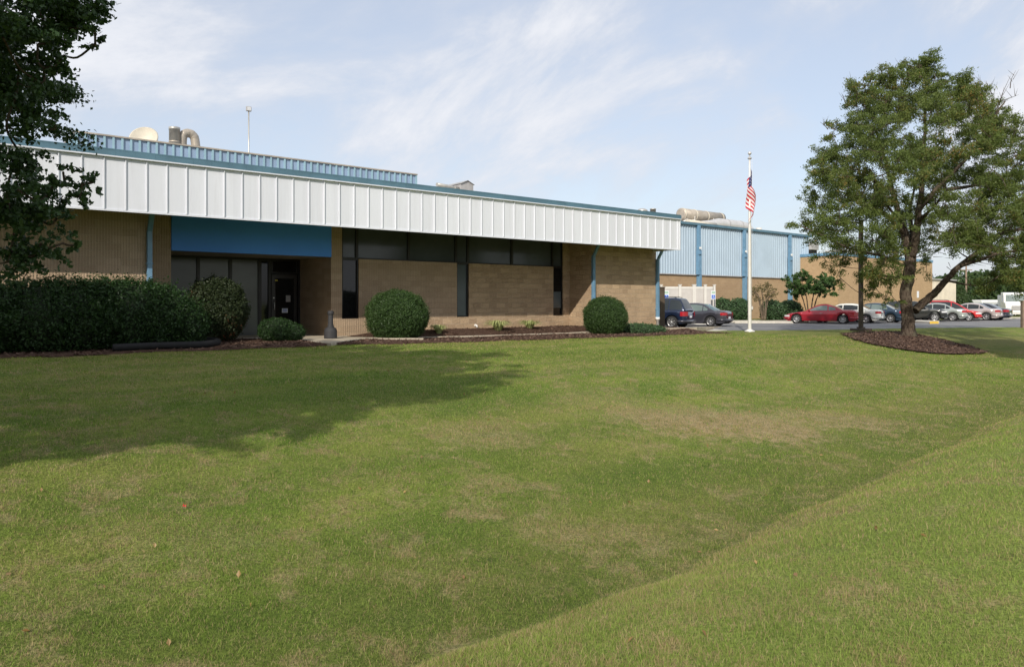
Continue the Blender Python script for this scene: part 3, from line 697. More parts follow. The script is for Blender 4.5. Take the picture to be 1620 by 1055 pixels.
for (x, yt, hw) in ((1016, 330.5, 9), (1033, 330.5, 4.5)):
    n = -8; s = Sat(x, n); r = root('roof_ventilator', s, n, ZFT, 'wide low domed roof cap near the right end of the white fascia' if hw > 6 else 'small upright round vent right of the domed roof cap', 'vent')
    q = hw/pm(x, n); z = Zat(x, yt, n)-ZFT
    if hw > 6: MB().lathe([(q*.6, 0), (q*.6, z-.25), (q, z-.2), (q*.9, z-.08), (q*.5, z), (0, z)], 20).build('dome', 'galvanised', r)
    else: MB().lathe([(q, 0), (q, z-.05), (q*1.1, z-.05), (q*1.1, z), (0, z)], 16).build('pipe', 'galvanised', r)
# big silencer and ducts on the works hall
n = -17.0; sA, sB = Sat(1077, n), Sat(1141, n); r = root('silencer', sA, n, ze2+0.1, 'big horizontal grey cylindrical silencer on struts above the blue hall', 'duct')
ra = 9.2/pm(1085, n); zA = Zat(1080, 339, n)-ze2-0.1; Ls = sB-sA; zB = zA
MB().tube([(0, 0, zA), (0.001, 0, zA), (Ls, 0, zB)], [ra*.75, ra, ra], 24).build('drum', 'duct_brown', r)
for q in (0.03, 0.30, 0.58, 0.95): MB().tube([(Ls*q-.06, 0, zA), (Ls*q+.06, 0, zA)], ra*1.05, 24).build('band', 'dish_beige', r)
ol = MB(); ol.tube([(0.5, 0, zA-ra*.6), (0.5, 0, 0)], .33, 16); ol.tube([(0.5, 0, .45), (.5, 0, .52)], .42, 16); ol.build('outlet', 'bright_steel', r)
for q in (0.22, 0.68, 0.82):
    st = MB(); x = Ls*q
    for dy in (-.5, .5): st.tube([(x, dy, 0), (x, dy, zA-ra*.3)], .035, 6)
    st.tube([(x, -.5, zA-ra*.9), (x, .5, zA-ra*.9)], .035, 6); st.tube([(x-.5, -.5, .35), (x+.5, -.5, .5)], .03, 6); st.tube([(x-.5, -.5, .0), (x-.5, -.5, zA-ra)], .03, 6); st.build('strut', 'vinyl_post', r)
sC, sD = Sat(1118, n+2), Sat(1188, n+2); r = root('shiny_duct', sC, n+2, ze2+0.1, 'shiny round metal duct bending down to the roof behind the flagpole', 'duct')
q = 8.5/pm(1150, n+2); Lc = sD-sC
MB().tube([(-.6, 0.3, q), (0.6, 0.2, q*1.1), (1.6, 0, q*1.3), (Lc*.75, 0, q*1.3), (Lc*.88, 0, q*1.1), (Lc*.98, 0, q*.3), (Lc*1.03, 0, -.3)], [q*.5, q*.7, q, q, q, q, q], 20).build('duct', 'bright_steel', r)
for t in (.42, .72): MB().tube([(Lc*t-.03, 0, q*1.3), (Lc*t+.03, 0, q*1.3)], q*1.04, 20).build('band', 'grey_box', r)
sE = Sat(1100, n+3); r = root('side_duct', sE, n+3, ze2+0.1, 'beige cylindrical duct lying under the big silencer', 'duct'); q = 5/pm(1100, n+3)
MB().tube([(-1, 0, q), (3.0, 0.3, q)], q, 16).build('duct', 'dish_beige', r)
sF = Sat(1200.5, -16); r = root('roof_fan', sF, -16, ze2+0.1, 'small round white roof fan right of the flag on the blue hall', 'vent'); q = 5/pm(1200, -16)
MB().lathe([(q*.85, 0), (q*.85, .35), (q*1.1, .38), (q*1.1, .55), (q*.9, .58), (q*.9, .8), (0, .82)], 18).build('housing', 'vinyl_post', r)
sG = Sat(1291, -30); r = root('rooftop_unit', sG, -30, z3-0.2, 'grey boxy rooftop unit between the blue hall and the big tree', 'vent'); yG = Yat(1291, -30)
zt = ZC+(478-384)*yG/FPX-z3+.2; w = 14*yG/FPX
MB().box(-w*.9, w*.6, 0, 2.5, zt-1.0, zt).build('housing', 'grey_box', r, bevel=.02); MB().box(-w*.8, w*.5, .2, 2.2, 0, zt-1.01).build('base', 'black_plastic', r)

# ------------------------------------------------------------------ walks, beds
def from_px(P, z): return [((x-810)/FPX*((ZC-z)*FPX/(y-HOR)), (ZC-z)*FPX/(y-HOR)) for x, y in P]
def bed(name, poly, zf, mat='mulch', step=0.35, hole=None):
    """mulch bed: height grid clipped by outline in (s,n), zf gives its height over the lawn"""
    ss = [p[0] for p in poly]; ns_ = [p[1] for p in poly]
    a = np.arange(min(ss), max(ss)+step, step); b = np.arange(min(ns_), max(ns_)+0.15, 0.15)
    def inside(s, n, poly=poly):
        c = False; j = len(poly)-1
        for i in range(len(poly)):
            if ((poly[i][1] > n) != (poly[j][1] > n)) and (s < (poly[j][0]-poly[i][0])*(n-poly[i][1])/(poly[j][1]-poly[i][1])+poly[i][0]): c = not c
            j = i
        return c
    mb = MB(); ids = {}
    for i in range(len(a)-1):
        for j in range(len(b)-1):
            if inside((a[i]+a[i+1])/2, (b[j]+b[j+1])/2) and not (hole and inside((a[i]+a[i+1])/2, (b[j]+b[j+1])/2, hole)):
                f = []
                for (ii, jj) in ((i, j), (i+1, j), (i+1, j+1), (i, j+1)):
                    if (ii, jj) not in ids:
                        p = wpt(a[ii], b[jj]); jx = rng.normal(0, .05, 2); ids[(ii, jj)] = len(mb.v)
                        X, Y = p.x+jx[0], p.y+jx[1]; mb.v.append((X, Y, float(G(X, Y))+zf(a[ii], b[jj])+abs(rng.normal(0, .006))))
                    f.append(ids[(ii, jj)])
                mb.f.append(tuple(f)); mb.mi.append(0); mb.sm.append(True)
    o = mb.build(name, mat); tag(o, kind='structure'); return o
# front edge of the planting along the wall: photo points dropped on the lawn
edge = [(x, ray_ground(x, y)) for x, y in [(-60, 570), (0, 567), (90, 565), (180, 561), (340, 555), (420, 551.5), (520, 547), (600, 545), (760, 541), (900, 536), (1000, 533), (1100, 529), (1160, 527), (1215, 524)]]
edge_sn = [sn_of(p.x, p.y) for _, p in edge]
es = [e[0] for e in edge_sn]; en = [e[1] for e in edge_sn]
def edge_n(s): return np.interp(s, es, en)
polyA = [(-16, 3.5)] + [(s, n) for s, n in edge_sn[:-1]] + [(S_E+1.3, edge_n(S_E+1.3)-.4), (S_E+1.2, 0.6), (S_E, -0.05), (S_P2, -0.05), (S_P2, NB_-.05), (S_R+.05, NB_-.05), (S_R+.05, ND_+.2), (S_COL, ND_+.2), (S_COL, NB_), (S_P1, NB_), (S_P1, -.05), (-16, -.05)]
polyA = polyA[1:] if False else polyA
def zfA(s, n):
    h = 0.045
    if s > S_W0-0.3 and n < 3.0:               # mounded bed below the windows
        q = float(sm(S_P2-2.0, S_P2+0.3, s))*1.1
        h += 0.21*float(sm(S_W0-0.3, S_W0+1.8, s))*float(1-sm(-1.0+q, 0.55+q, n))*float(1-sm(S_E-3.5, S_E, s)*.3)
    e = float(edge_n(s)); h *= float(sm(-0.02, 0.25, e-n)) if e-n < .25 else 1
    return h+0.006
# entrance walk slab and the thin concrete edging that continues it
WZ = 0.03
wkp = [(S_R-0.2, ND_+0.1), (S_COL+0.2, ND_+0.1), (S_COL+0.2, ND_+0.9), (S_R-2.6, ND_+1.1), (Sat(430, 0.5), 0.6)]
pA = ray_ground(478, 541); pB = ray_ground(520, 547); pC = ray_ground(575, 538.5)
pA, pB, pC = [sn_of(p.x, p.y) for p in (pA, pB, pC)]
walk = [(S_COL+0.3, ND_+0.1), (S_COL+0.3, ND_+1.2), (Sat(415, -1.5), -1.6), (Sat(440, 0.4), 0.4), (pA[0], pA[1]), (pB[0], pB[1]+.15), (pC[0], pC[1]), (S_W0+1.4, 1.75), (S_W0+0.5, 0.6), (S_W0-.15, -0.6), (S_R+.6, NB_+.02), (S_R+.02, NB_+.0), (S_R+.0, ND_+.1)]
ow = [tuple(wpt(*p)[:2]) for p in walk]; sheet('entrance_walk', ow, 0.052+WZ, 'concrete', thick=0.12)
bed('mulch_bed', polyA, zfA, hole=walk)
strip = [ray_ground(x, y) for x, y in [(575, 538.8), (640, 537), (700, 535.8), (780, 533.5), (860, 530.8), (900, 529.5), (960, 527.6), (1030, 525.4), (1100, 523.5), (1140, 522.6)]]
mb = MB()
for a, b in zip(strip[:-1], strip[1:]):
    d = (b-a).normalized(); q = Vector((-d.y, d.x, 0))*0.07
    z0 = a.z-.05; z1 = a.z+zfA(*sn_of(a.x, a.y))+.03; z1b = b.z+zfA(*sn_of(b.x, b.y))+.03
    vs = [a-q, b-q, b+q, a+q]; mb.add([(p.x, p.y, z0) for p in vs]+[(vs[0].x, vs[0].y, z1), (vs[1].x, vs[1].y, z1b), (vs[2].x, vs[2].y, z1b), (vs[3].x, vs[3].y, z1)], [(0, 1, 2, 3), (4, 5, 6, 7), (0, 1, 5, 4), (1, 2, 6, 5), (2, 3, 7, 6), (3, 0, 4, 7)])
o = mb.build('edging_strip', 'concrete'); tag(o, kind='structure')
# pavement corner by the SUV
cw = from_px([(1083, 521), (1132, 524.0), (1150, 521.8), (1098, 518)], PK+0.10); sheet('corner_kerb', cw, PK+0.10, 'curb_concrete', thick=0.2)

# mulch ring round the big tree
ring = [ray_ground(x, y) for x, y in [(1330, 529.5), (1352, 526.5), (1385, 525.2), (1430, 526), (1455, 530), (1490, 538), (1530, 547), (1561, 557.5), (1555, 560.5), (1520, 561.5), (1470, 560), (1420, 553), (1380, 546), (1350, 538)]]
ringp = [sn_of(p.x, p.y) for p in ring]
bed('mulch_ring', ringp, lambda s, n: 0.05, step=0.3)

# loose chips of bark lying on the beds
cs = []
for poly, zf_, cnt in ((polyA, zfA, 9000), (ringp, lambda s, n: .05, 3500)):
    ss = [p[0] for p in poly]; ns_ = [p[1] for p in poly]; got = 0
    S1 = rng.uniform(max(min(ss), -12), max(ss), cnt*3); N1 = rng.uniform(max(min(ns_), -1.3), max(ns_), cnt*3)
    c = np.zeros(len(S1), bool); j = len(poly)-1
    for i in range(len(poly)):
        xi, yi = poly[i]; xj, yj = poly[j]; c ^= ((yi > N1) != (yj > N1)) & (S1 < (xj-xi)*(N1-yi)/(yj-yi+1e-12)+xi); j = i
    hw_ = np.zeros(len(S1), bool); j = len(walk)-1
    for i in range(len(walk)):
        xi, yi = walk[i]; xj, yj = walk[j]; hw_ ^= ((yi > N1) != (yj > N1)) & (S1 < (xj-xi)*(N1-yi)/(yj-yi+1e-12)+xi); j = i
    c &= ~hw_
    for s1, n1_ in list(zip(S1[c], N1[c]))[:cnt]:
        p = wpt(s1, n1_+rng.normal(0, .06)); cs.append((p.x, p.y, float(G(p.x, p.y))+zf_(s1, n1_)+.012))
C_ = np.array(cs); n_c = len(C_); a_ = rng.uniform(0, 2*math.pi, n_c); l_c = rng.uniform(.02, .06, n_c); w_c = rng.uniform(.008, .02, n_c); ti = rng.normal(0, .35, n_c)
dx_ = np.stack([np.cos(a_)*l_c, np.sin(a_)*l_c, ti*l_c], 1); dy_ = np.stack([-np.sin(a_)*w_c, np.cos(a_)*w_c, rng.normal(0, .4, n_c)*w_c], 1); i_ = np.arange(n_c)*4
o = npmesh('mulch_chips', np.stack([C_-dx_-dy_, C_+dx_-dy_, C_+dx_+dy_, C_-dx_+dy_], 1).reshape(-1, 3), np.stack([i_, i_+1, i_+2, i_+3], 1), 'chip', None, np.repeat(rng.random(n_c), 4))
tag(o, 'loose brown bark chips over the mulch beds', 'mulch', kind='stuff')

# ------------------------------------------------------------------ foliage
def leaves(C, size, tone=None, aspect=0.5, droop=0.0, jitter=0.35, normals=None):
    """C (n,3) leaf centres -> rhombic leaves folded along the rib (2 triangles)"""
    n = len(C); d = rng.normal(size=(n, 3)); d[:, 2] -= droop; d /= np.linalg.norm(d, axis=1)[:, None]
    q = rng.normal(size=(n, 3))
    if normals is not None: q = normals*1.4+q
    w = np.cross(d, q); w /= np.linalg.norm(w, axis=1)[:, None]+1e-9
    up = np.cross(w, d); L_ = (size*(1+jitter*rng.uniform(-1, 1, n)))[:, None]
    a = C-d*L_/2; b = C+w*L_*aspect/2+up*L_*0.08; c = C+d*L_/2; e = C-w*L_*aspect/2+up*L_*0.08
    V = np.stack([a, b, c, e], 1).reshape(-1, 3); i = np.arange(n)*4
    F = np.stack([i, i+1, i+2, i+3], 1); T = np.repeat(rng.uniform(0, 1, n) if tone is None else tone, 4)
    return V, F, T
def blobpts(c, r, n, shell=0.0):
    d = rng.normal(size=(n, 3)); d /= np.linalg.norm(d, axis=1)[:, None]
    t = rng.uniform(shell**3, 1, n)**(1/3); return np.array(c)+d*t[:, None]*np.array(r)
def core_blob(mb, c, r, seed=0, amp=0.12, mi=0, seg=20):
    P = []; r = [r]*3 if not hasattr(r, '__len__') else r
    for i in range(11):
        ph = math.pi*i/10; row = []
        for j in range(seg):
            th = 2*math.pi*j/seg; q = 1+amp*math.sin(3*th+seed+2*ph)*math.sin(2*ph+seed*1.7)+amp*.6*math.sin(7*th+seed*2)*math.sin(5*ph)
            row.append((c[0]+r[0]*q*math.sin(ph)*math.cos(th), c[1]+r[1]*q*math.sin(ph)*math.sin(th), c[2]+r[2]*q*math.cos(ph)))
        P.append(row)
    mb.grid(P, mi, True, True)
def shrub(name, loc, blobs, size, density, mat, label, cat='shrub', group=None, rz=0, amp=0.07, aspect=0.5, stems=None, core=0.9, tuft=0.05):
    """blobs: list of (cx,cy,cz,rx,ry,rz) local; leaf shells round a dark twiggy core"""
    r = empty(name, loc, rz, label, cat, group)
    V = []; F = []; T = []; off = 0; cm_ = MB()
    for k, (a, b, c, rx, ry, rz_) in enumerate(blobs):
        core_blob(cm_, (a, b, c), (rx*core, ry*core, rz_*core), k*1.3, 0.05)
        area = 4*math.pi*((rx*ry+ry*rz_+rx*rz_)/3); n = int(area*density)
        d = rng.normal(size=(n, 3)); d /= np.linalg.norm(d, axis=1)[:, None]
        lum = 1+amp*np.sin(d[:, 0]*7+k)*np.sin(d[:, 1]*6+1+k)*np.sin(d[:, 2]*8+2)+amp*0.5*np.sin(d[:, 0]*19+k)*np.sin(d[:, 2]*17)
        t = lum*(core+0.02+(1.03-core)*rng.uniform(0, 1, n)**0.6)+np.abs(rng.normal(0, tuft, n))*(rng.random(n) < .25)
        P = np.array([a, b, c])+d*t[:, None]*np.array([rx, ry, rz_])
        keep = P[:, 2] > 0.02; P = P[keep]; dn = d[keep]
        v, f, tt = leaves(P, size, normals=dn, aspect=aspect); V.append(v); F.append(f+off); T.append(tt); off += len(v)
    npmesh('foliage', np.concatenate(V), np.concatenate(F), mat, r, np.concatenate(T))
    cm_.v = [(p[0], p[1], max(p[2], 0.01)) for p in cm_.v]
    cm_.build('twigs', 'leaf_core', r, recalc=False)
    return r
def gp(s, n, dz=0.0):
    p = wpt(s, n); p.z = float(G(p.x, p.y))+dz; return p
def at_plane(x, n): return Sat(x, n)

# left hedge: long row of big shrubs in front of the left wall
nH = 1.2; hb = []
s0h, s1h = -5.5, Sat(292, nH)
for i, (x, yt, rr) in enumerate([(-60, 452, 1.1), (0, 455, 1.05), (60, 452, 1.05), (115, 450, 1.05), (165, 449, 1.05), (205, 450, 1.0), (245, 456, 0.95), (282, 476, 0.72)]):
    s = Sat(x, nH); zt = Zat(x, yt, nH-.3); hb.append((s-s0h, 0.1*math.sin(i*2.1), zt*0.48, rr*1.0, 0.86, zt*0.56))
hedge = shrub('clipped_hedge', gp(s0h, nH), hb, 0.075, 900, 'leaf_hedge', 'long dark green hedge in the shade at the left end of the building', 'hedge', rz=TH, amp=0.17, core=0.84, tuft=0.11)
def ball(name, x, n, hw, ytop, mat, label, cat='shrub', leaf=0.05, dens=1400, ry=None, group=None, zc_=0.5, **k):
    q = pm(x, n); s = Sat(x, n); rr = hw/q; p = gp(s, n, 0.04); zt = Zat(x, ytop, n)-p.z
    a1, a2 = rng.uniform(0, 6.28, 2); o1 = rr*.10
    return shrub(name, p, [(0, 0, zt*zc_, rr*.96, (ry or rr)*.96, zt*(1-zc_)*1.0), (o1*math.cos(a1), -abs(o1*math.sin(a1)), zt*zc_*.92, rr*.91, (ry or rr)*.9, zt*(1-zc_)*.93), (-o1*math.cos(a1), o1*math.sin(a2), zt*zc_*.98, rr*.9, (ry or rr)*.9, zt*(1-zc_)*.95)], leaf, dens, mat, label, cat, group, rz=TH, **k)
ball('barberry_shrub', 343, -0.2, 46, 441, 'leaf_barberry', 'large rounded reddish green shrub in front of the lobby glass', leaf=0.07, dens=1200, amp=0.09)
q = pm(444, 0.6); s = Sat(444, 0.6); shrub('low_shrub', gp(s, 0.6, .04), [(-.12, 0, .32, .52, .5, .36), (.28, -.1, .24, .40, .42, .30)], 0.05, 1900, 'leaf_hedge', 'low dark green shrub at the foot of the entrance door', 'shrub', rz=TH, amp=.08)
ball('globe_shrub', 628, 0.55, 49, 460, 'leaf_globe', 'large clipped globe shrub in front of the window bay', leaf=0.05, dens=1500, amp=0.065, group=None, zc_=0.47, tuft=.045)
ball('globe_shrub', 957.5, 1.5, 34, 470, 'leaf_globe', 'clipped globe shrub in front of the right hand wall downspout', leaf=0.05, dens=1500, amp=0.065, zc_=0.47, tuft=.045)
s = Sat(1010, 1.6); shrub('creeping_juniper', gp(s, 1.5, .03), [(0, 0, .12, .75, .6, .28), (.8, .2, .1, .75, .5, .24), (1.5, .3, .08, .5, .4, .2)], 0.09, 900, 'leaf_juniper', 'low spreading juniper at the right corner of the building', 'shrub', rz=TH, amp=.15, aspect=.3, tuft=.15)
# variegated lily turf clumps
def clump(x, n0, r, h, label):
    p = wpt(Sat(x, n0), n0); p.z = float(G(p.x, p.y))+zfA(Sat(x, n0), n0)-.12; e = empty('lilyturf_clump', (p.x, p.y, p.z+.12), 0, label, 'plant', 'variegated grass clumps in the mulch below the windows')
    n = 170; a = rng.uniform(0, 2*math.pi, n); rr = r*rng.uniform(.5, 1.1, n); V = []; F = []; T = []
    for i in range(n):
        dx, dy = math.cos(a[i]), math.sin(a[i]); w = 0.012; hh = h*rng.uniform(.6, 1.1); px_, py_ = -dy*w, dx*w; b0 = rng.uniform(0, .06)
        pts = [(b0, -.1), (rr[i]*.4+b0, hh*.85), (rr[i]*.8+b0, hh), (rr[i]*1.1+b0, hh*.6)]; o = len(V)
        for k2, (q, z) in enumerate(pts):
            ww = (1, 1.2, .9, .1)[k2]; V += [(dx*q-px_*ww, dy*q-py_*ww, z), (dx*q+px_*ww, dy*q+py_*ww, z)]
        t = rng.random(); T += [t]*8
        for k2 in range(3): F.append((o+2*k2, o+2*k2+1, o+2*k2+3, o+2*k2+2))
    npmesh('leaves', np.array(V), np.array(F), 'leaf_variegated', e, np.array(T)); return e
clump(788, -.35, .58, .36, 'largest pale striped grass clump in the mulch, left of the other one beside it')
clump(838, -.55, .50, .30, 'pale striped grass clump with a trailing right side, rightmost in the mulch bed')
clump(694, -.2, .32, .28, 'small grass clump just right of the large globe shrub')

# black corrugated pipe along the hedge
P = [gp(Sat(x, n), n, zfA(Sat(x, n), n)) for x, n in [(178, 2.25), (210, 2.28), (250, 2.30), (290, 2.28), (322, 2.15), (340, 1.85), (346, 1.45), (338, 1.05), (322, .75), (302, .6)]]
pp = [p+Vector((0, 0, .09)) for p in P]; dense = []
for a, b in zip(pp[:-1], pp[1:]):
    m = max(2, int((b-a).length/.035))
    for i in range(m): dense.append(a.lerp(b, i/m))
for _ in range(30): dense = [dense[0]]+[(dense[i-1]+dense[i]*2+dense[i+1])/4 for i in range(1, len(dense)-1)]+[dense[-1]]
org = dense[0].copy(); o = MB().tube([p-org for p in dense], [.085+.008*(i % 2) for i in range(len(dense))], 14).build('drain_pipe', 'black_plastic'); o.location = org
tag(o, 'black corrugated drain pipe curving along the foot of the left hedge', 'pipe')

# smokers' post
p = wpt(Sat(523, 0.1), 0.1, .075); q = pm(523, .1); ra = 10/q; r = empty('ash_receptacle', p, TH, 'dark plastic smokers receptacle with a round base on the entrance walk', 'ashtray')
MB().lathe([(0, 0), (ra, 0), (ra*1.02, .04), (ra, .26), (ra*.85, .34), (ra*.3, .39), (.06, .42)], 24).build('base', 'grey_plastic', r)
MB().lathe([(.11, .37), (.085, .48), (.078, .74), (.07, .78)], 16).build('neck', 'grey_plastic', r)
MB().lathe([(.06, .75), (.10, .78), (.105, .86), (.07, .90), (0, .90)], 16).build('cap', 'grey_plastic', r)
# red scrap on the lawn
p = ray_ground(291, 806); mb = MB(); mb.add([(-.025, 0, .02), (0, -.01, .065), (.012, 0, .02), (.03, .01, .055), (-.01, .02, .05), (.035, -.01, .012)], [(0, 2, 1), (2, 5, 3), (0, 2, 4)])
o = mb.build('red_scrap', 'red_litter', recalc=False); o.location = p+Vector((0, 0, .015)); o.scale = (.6, .6, .6); tag(o, 'tiny red scrap of litter lying in the foreground grass', 'litter')

# ------------------------------------------------------------------ trees
def spline(P, n=12):
    P = [Vector(p) for p in P]; out = []
    for i in range(len(P)-1):
        p0, p1, p2, p3 = P[max(i-1, 0)], P[i], P[i+1], P[min(i+2, len(P)-1)]
        for k in range(n):
            t = k/n; out.append(0.5*((2*p1)+(p2-p0)*t+(2*p0-5*p1+4*p2-p3)*t*t+(3*p1-p0-3*p2+p3)*t**3))
    return out+[P[-1]]
def grow_tree(name, loc, limbs, clusters, leafsize, nleaf, lmat, bmat, label, group=None, aspect=.4, droop=.3, cat='tree', flat=0.6, bare=(), twig=True, seg=8, tw_r=0.018, jit=.13):
    """limbs: list of (points, r0, r1) ; clusters: (c, r) leaf masses hung on branches grown from the nearest limb point"""
    root_ = empty(name, loc, 0, label, cat, group)
    tr = MB(); lb = MB(); nodes = []
    for i, (P, r0, r1) in enumerate(limbs):
        S_ = spline(P, 6); m = len(S_)
        rad = [r0+(r1-r0)*(k_/(m-1))**.8 for k_ in range(m)]
        if i == 0: rad = [rr*(1+.55*math.exp(-k_*.55)) for k_, rr in enumerate(rad)]
        wob = [p+Vector(rng.normal(0, .012+(rad[0]*.03 if i else 0), 3))*Vector((1, 1, .2)) if False else p+Vector((*rng.normal(0, .012+(rad[0]*.02 if i else .004), 2), 0)) if 0 < k_ < m-1 else p for k_, p in enumerate(S_)]
        ph = rng.uniform(0, 6)
        (tr if i == 0 else lb).tube(wob, rad, 14 if i == 0 else 10, ripple=(lambda k_, i_: .07*math.sin(k_*1.35+ph+i_*.12)+.05*math.sin(k_*2.7+i_*.3)) )
        for p, rr in zip(wob[2:], rad[2:]): nodes.append((np.array(p), rr))
    base = np.array(limbs[0][0][0]); cl = sorted(clusters, key=lambda c: np.linalg.norm(np.array(c[0])-base-np.array([0, 0, 2])))
    P_ = np.array([n_[0] for n_ in nodes]); Rr = np.array([n_[1] for n_ in nodes]); V = []; F = []; T = []; off = 0
    for c, r in cl:
        c = np.array(c, float); d = np.linalg.norm(P_-c, axis=1)+np.maximum(0, P_[:, 2]-c[2])*1.2
        j = int(np.argmin(d)); a = P_[j]; ra = min(Rr[j]*.7, .02+.014*np.linalg.norm(c-a)); mid = (a+c)/2+rng.normal(0, .08*np.linalg.norm(c-a)+.01, 3)+np.array([0, 0, -.05])
        S_ = spline([a, mid, c], 4); lb.tube(S_, [ra+(tw_r-ra)*k_/(len(S_)-1) if ra > tw_r else ra for k_ in range(len(S_))], 5, cap=False)
        P_ = np.vstack([P_, [np.array(S_[4]), np.array(S_[6]), c]]); Rr = np.append(Rr, [ra*.7, ra*.6, max(ra*.5, tw_r)])
        rv = np.array([r, r, r*flat]); k_ = int(nleaf*r*r)
        # sub sprays inside the cluster
        ns2 = max(4, int(9*r)); sub = blobpts(c, rv*.95, ns2, .35)
        per = max(4, k_//ns2)
        for q in sub:
            if twig: lb.tube([c, (c+q)/2+rng.normal(0, .03, 3), q], [tw_r*.7, tw_r*.55, tw_r*.3], 3, cap=False)
            dirv = (q-c); dirv /= np.linalg.norm(dirv)+1e-6; t = rng.uniform(-.5, 1.0, per)
            pts = q+np.outer(t*r*.5, dirv)+rng.normal(0, r*jit, (per, 3))*np.array([1, 1, .7]); pts[:, 2] -= droop*.15*np.abs(t)*r
            v, f, tt = leaves(pts, leafsize, tone=np.clip(rng.uniform(.0, 1, per)*.7+rng.uniform(0, .3), 0, 1), aspect=aspect, droop=droop); V.append(v); F.append(f+off); T.append(tt); off += len(v)
    for (P, r0) in bare:
        S_ = spline(P, 4); lb.tube(S_, [r0*(1-.85*k_/(len(S_)-1)) for k_ in range(len(S_))], 5)
    tr.build('trunk', bmat, root_, recalc=False); lb.build('branches', bmat, root_, recalc=False)
    npmesh('crown', np.concatenate(V), np.concatenate(F), lmat, root_, np.concatenate(T)); return root_

# big honey locust right of the lot: skeleton from the photo at its own depth
TB = ray_ground(1437, 533); YT = TB.y
def tp(x, y, dy=0.0):                          # photo point at the tree's depth -> local
    Yp = YT+dy; return ((x-810)/FPX*Yp-TB.x, dy, ZC+(HOR-y)/FPX*Yp-TB.z)
limbs = [([tp(1438, 536), tp(1437, 512), tp(1435, 490), tp(1433, 465), tp(1437, 440), tp(1440, 415), tp(1441, 400, .1)], .27, .22),
         ([tp(1441, 404), tp(1432, 375, .4), tp(1424, 345, .8), tp(1412, 300, 1.2), tp(1398, 250, 1.5), tp(1385, 200, 1.8)], .24, .05),
         ([tp(1442, 404), tp(1450, 370, -.5), tp(1454, 330, -.6), tp(1460, 280, -.4), tp(1463, 220, 0), tp(1465, 150, 0)], .22, .04),
         ([tp(1447, 492), tp(1462, 478), tp(1480, 462, -.3), tp(1500, 440, -.5), tp(1522, 418, -.8), tp(1560, 390, -1), tp(1600, 365, -1.2), (7.4, -1.2, 4.9)], .20, .06),
         ([tp(1520, 420, -.8), tp(1560, 408, -1.5), tp(1600, 398, -2), (7.2, -2.4, 3.8)], .10, .04),
         ([tp(1430, 370, .4), tp(1400, 340, 0), tp(1365, 320, -.5), tp(1320, 300, -1)], .10, .03),
         ([tp(1428, 420), tp(1395, 405, -.8), tp(1350, 395, -1.2), tp(1300, 372, -1.2), tp(1262, 356, -1)], .08, .02),
         ([tp(1455, 330, -.6), tp(1490, 290, -.5), tp(1530, 250, -.3), tp(1565, 200, 0), tp(1590, 160, 0)], .13, .03),
         ([tp(1452, 350, -.6), tp(1475, 330, -2), tp(1500, 300, -3.3)], .10, .03), ([tp(1445, 380, 0), tp(1440, 330, 2), tp(1450, 290, 3.6)], .12, .03),
         ([tp(1425, 350, .8), tp(1400, 320, -1.5), tp(1380, 280, -2.8)], .08, .03),
         ([tp(1500, 300, -.5), tp(1560, 290, 1), tp(1620, 270, 1.5), (8.0, 1.5, 7.6)], .09, .03)]
# crown outline by height (photo row -> left edge, right edge columns)
OUT = [(92, 1455, 1478), (110, 1410, 1500), (130, 1352, 1540), (150, 1342, 1575), (180, 1340, 1600), (205, 1310, 1625), (235, 1290, 1650), (265, 1278, 1665), (300, 1275, 1680), (330, 1280, 1690), (355, 1248, 1690), (380, 1285, 1680), (400, 1320, 1670), (425, 1330, 1650), (445, 1345, 1640)]
cl = []; tries = 0
while len(cl) < 470 and tries < 30000:
    tries += 1; y = rng.uniform(92, 445); l_ = np.interp(y, [o[0] for o in OUT], [o[1] for o in OUT]); r_ = np.interp(y, [o[0] for o in OUT], [o[2] for o in OUT])
    x = rng.uniform(l_+10, r_-8); hw = (r_-l_)/2; cx_ = (l_+r_)/2; e = math.sqrt(max(0, 1-((x-cx_)/hw)**2)); dep = hw/34*1.0*e
    dy = rng.uniform(-1, 1)*dep
    if y > 375 and x > 1425 and x < 1475 and dy < 0: continue
    if y > 400 and rng.random() < .45: continue
    if y > 395 and 1470 < x < 1570: continue
    rr = rng.uniform(.32, .66)*(0.75 if y < 140 else 1.0)
    c = tp(x, y, dy)
    if any((c[0]-q[0][0])**2+(c[1]-q[0][1])**2+(c[2]-q[0][2])**2 < (.78*min(rr, q[1]))**2 for q in cl): continue
    cl.append((c, rr))
for (x, y, dy, r) in [(1252, 352, -1, .38), (1268, 350, -1, .45), (1290, 358, -1, .5), (1300, 372, -1, .45), (1345, 150, 0, .45), (1352, 135, 0, .35), (1462, 100, 0, .4), (1466, 112, 0, .45), (1480, 120, 0, .4), (1330, 440, -1, .45), (1375, 468, -1.5, .35), (1385, 455, -1, .5), (1408, 440, -1, .4), (1402, 470, -1, .35), (1325, 420, -.5, .45), (1300, 405, -.8, .4), (1420, 478, -.6, .25),
                        (1600, 405, -2, .6), (1585, 430, -2, .5), (1615, 420, -1, .6), (1570, 412, -1, .5), (1605, 445, -1.5, .45), (1545, 400, -1.2, .4), (1370, 425, -.8, .5), (1395, 415, -1.3, .5), (1342, 200, 0, .5), (1318, 205, .5, .4), (1300, 250, 0, .5), (1284, 262, 0, .35), (1285, 300, 0, .45), (1276, 318, 0, .4)]:
    cl.append((tp(x, y, dy), r))
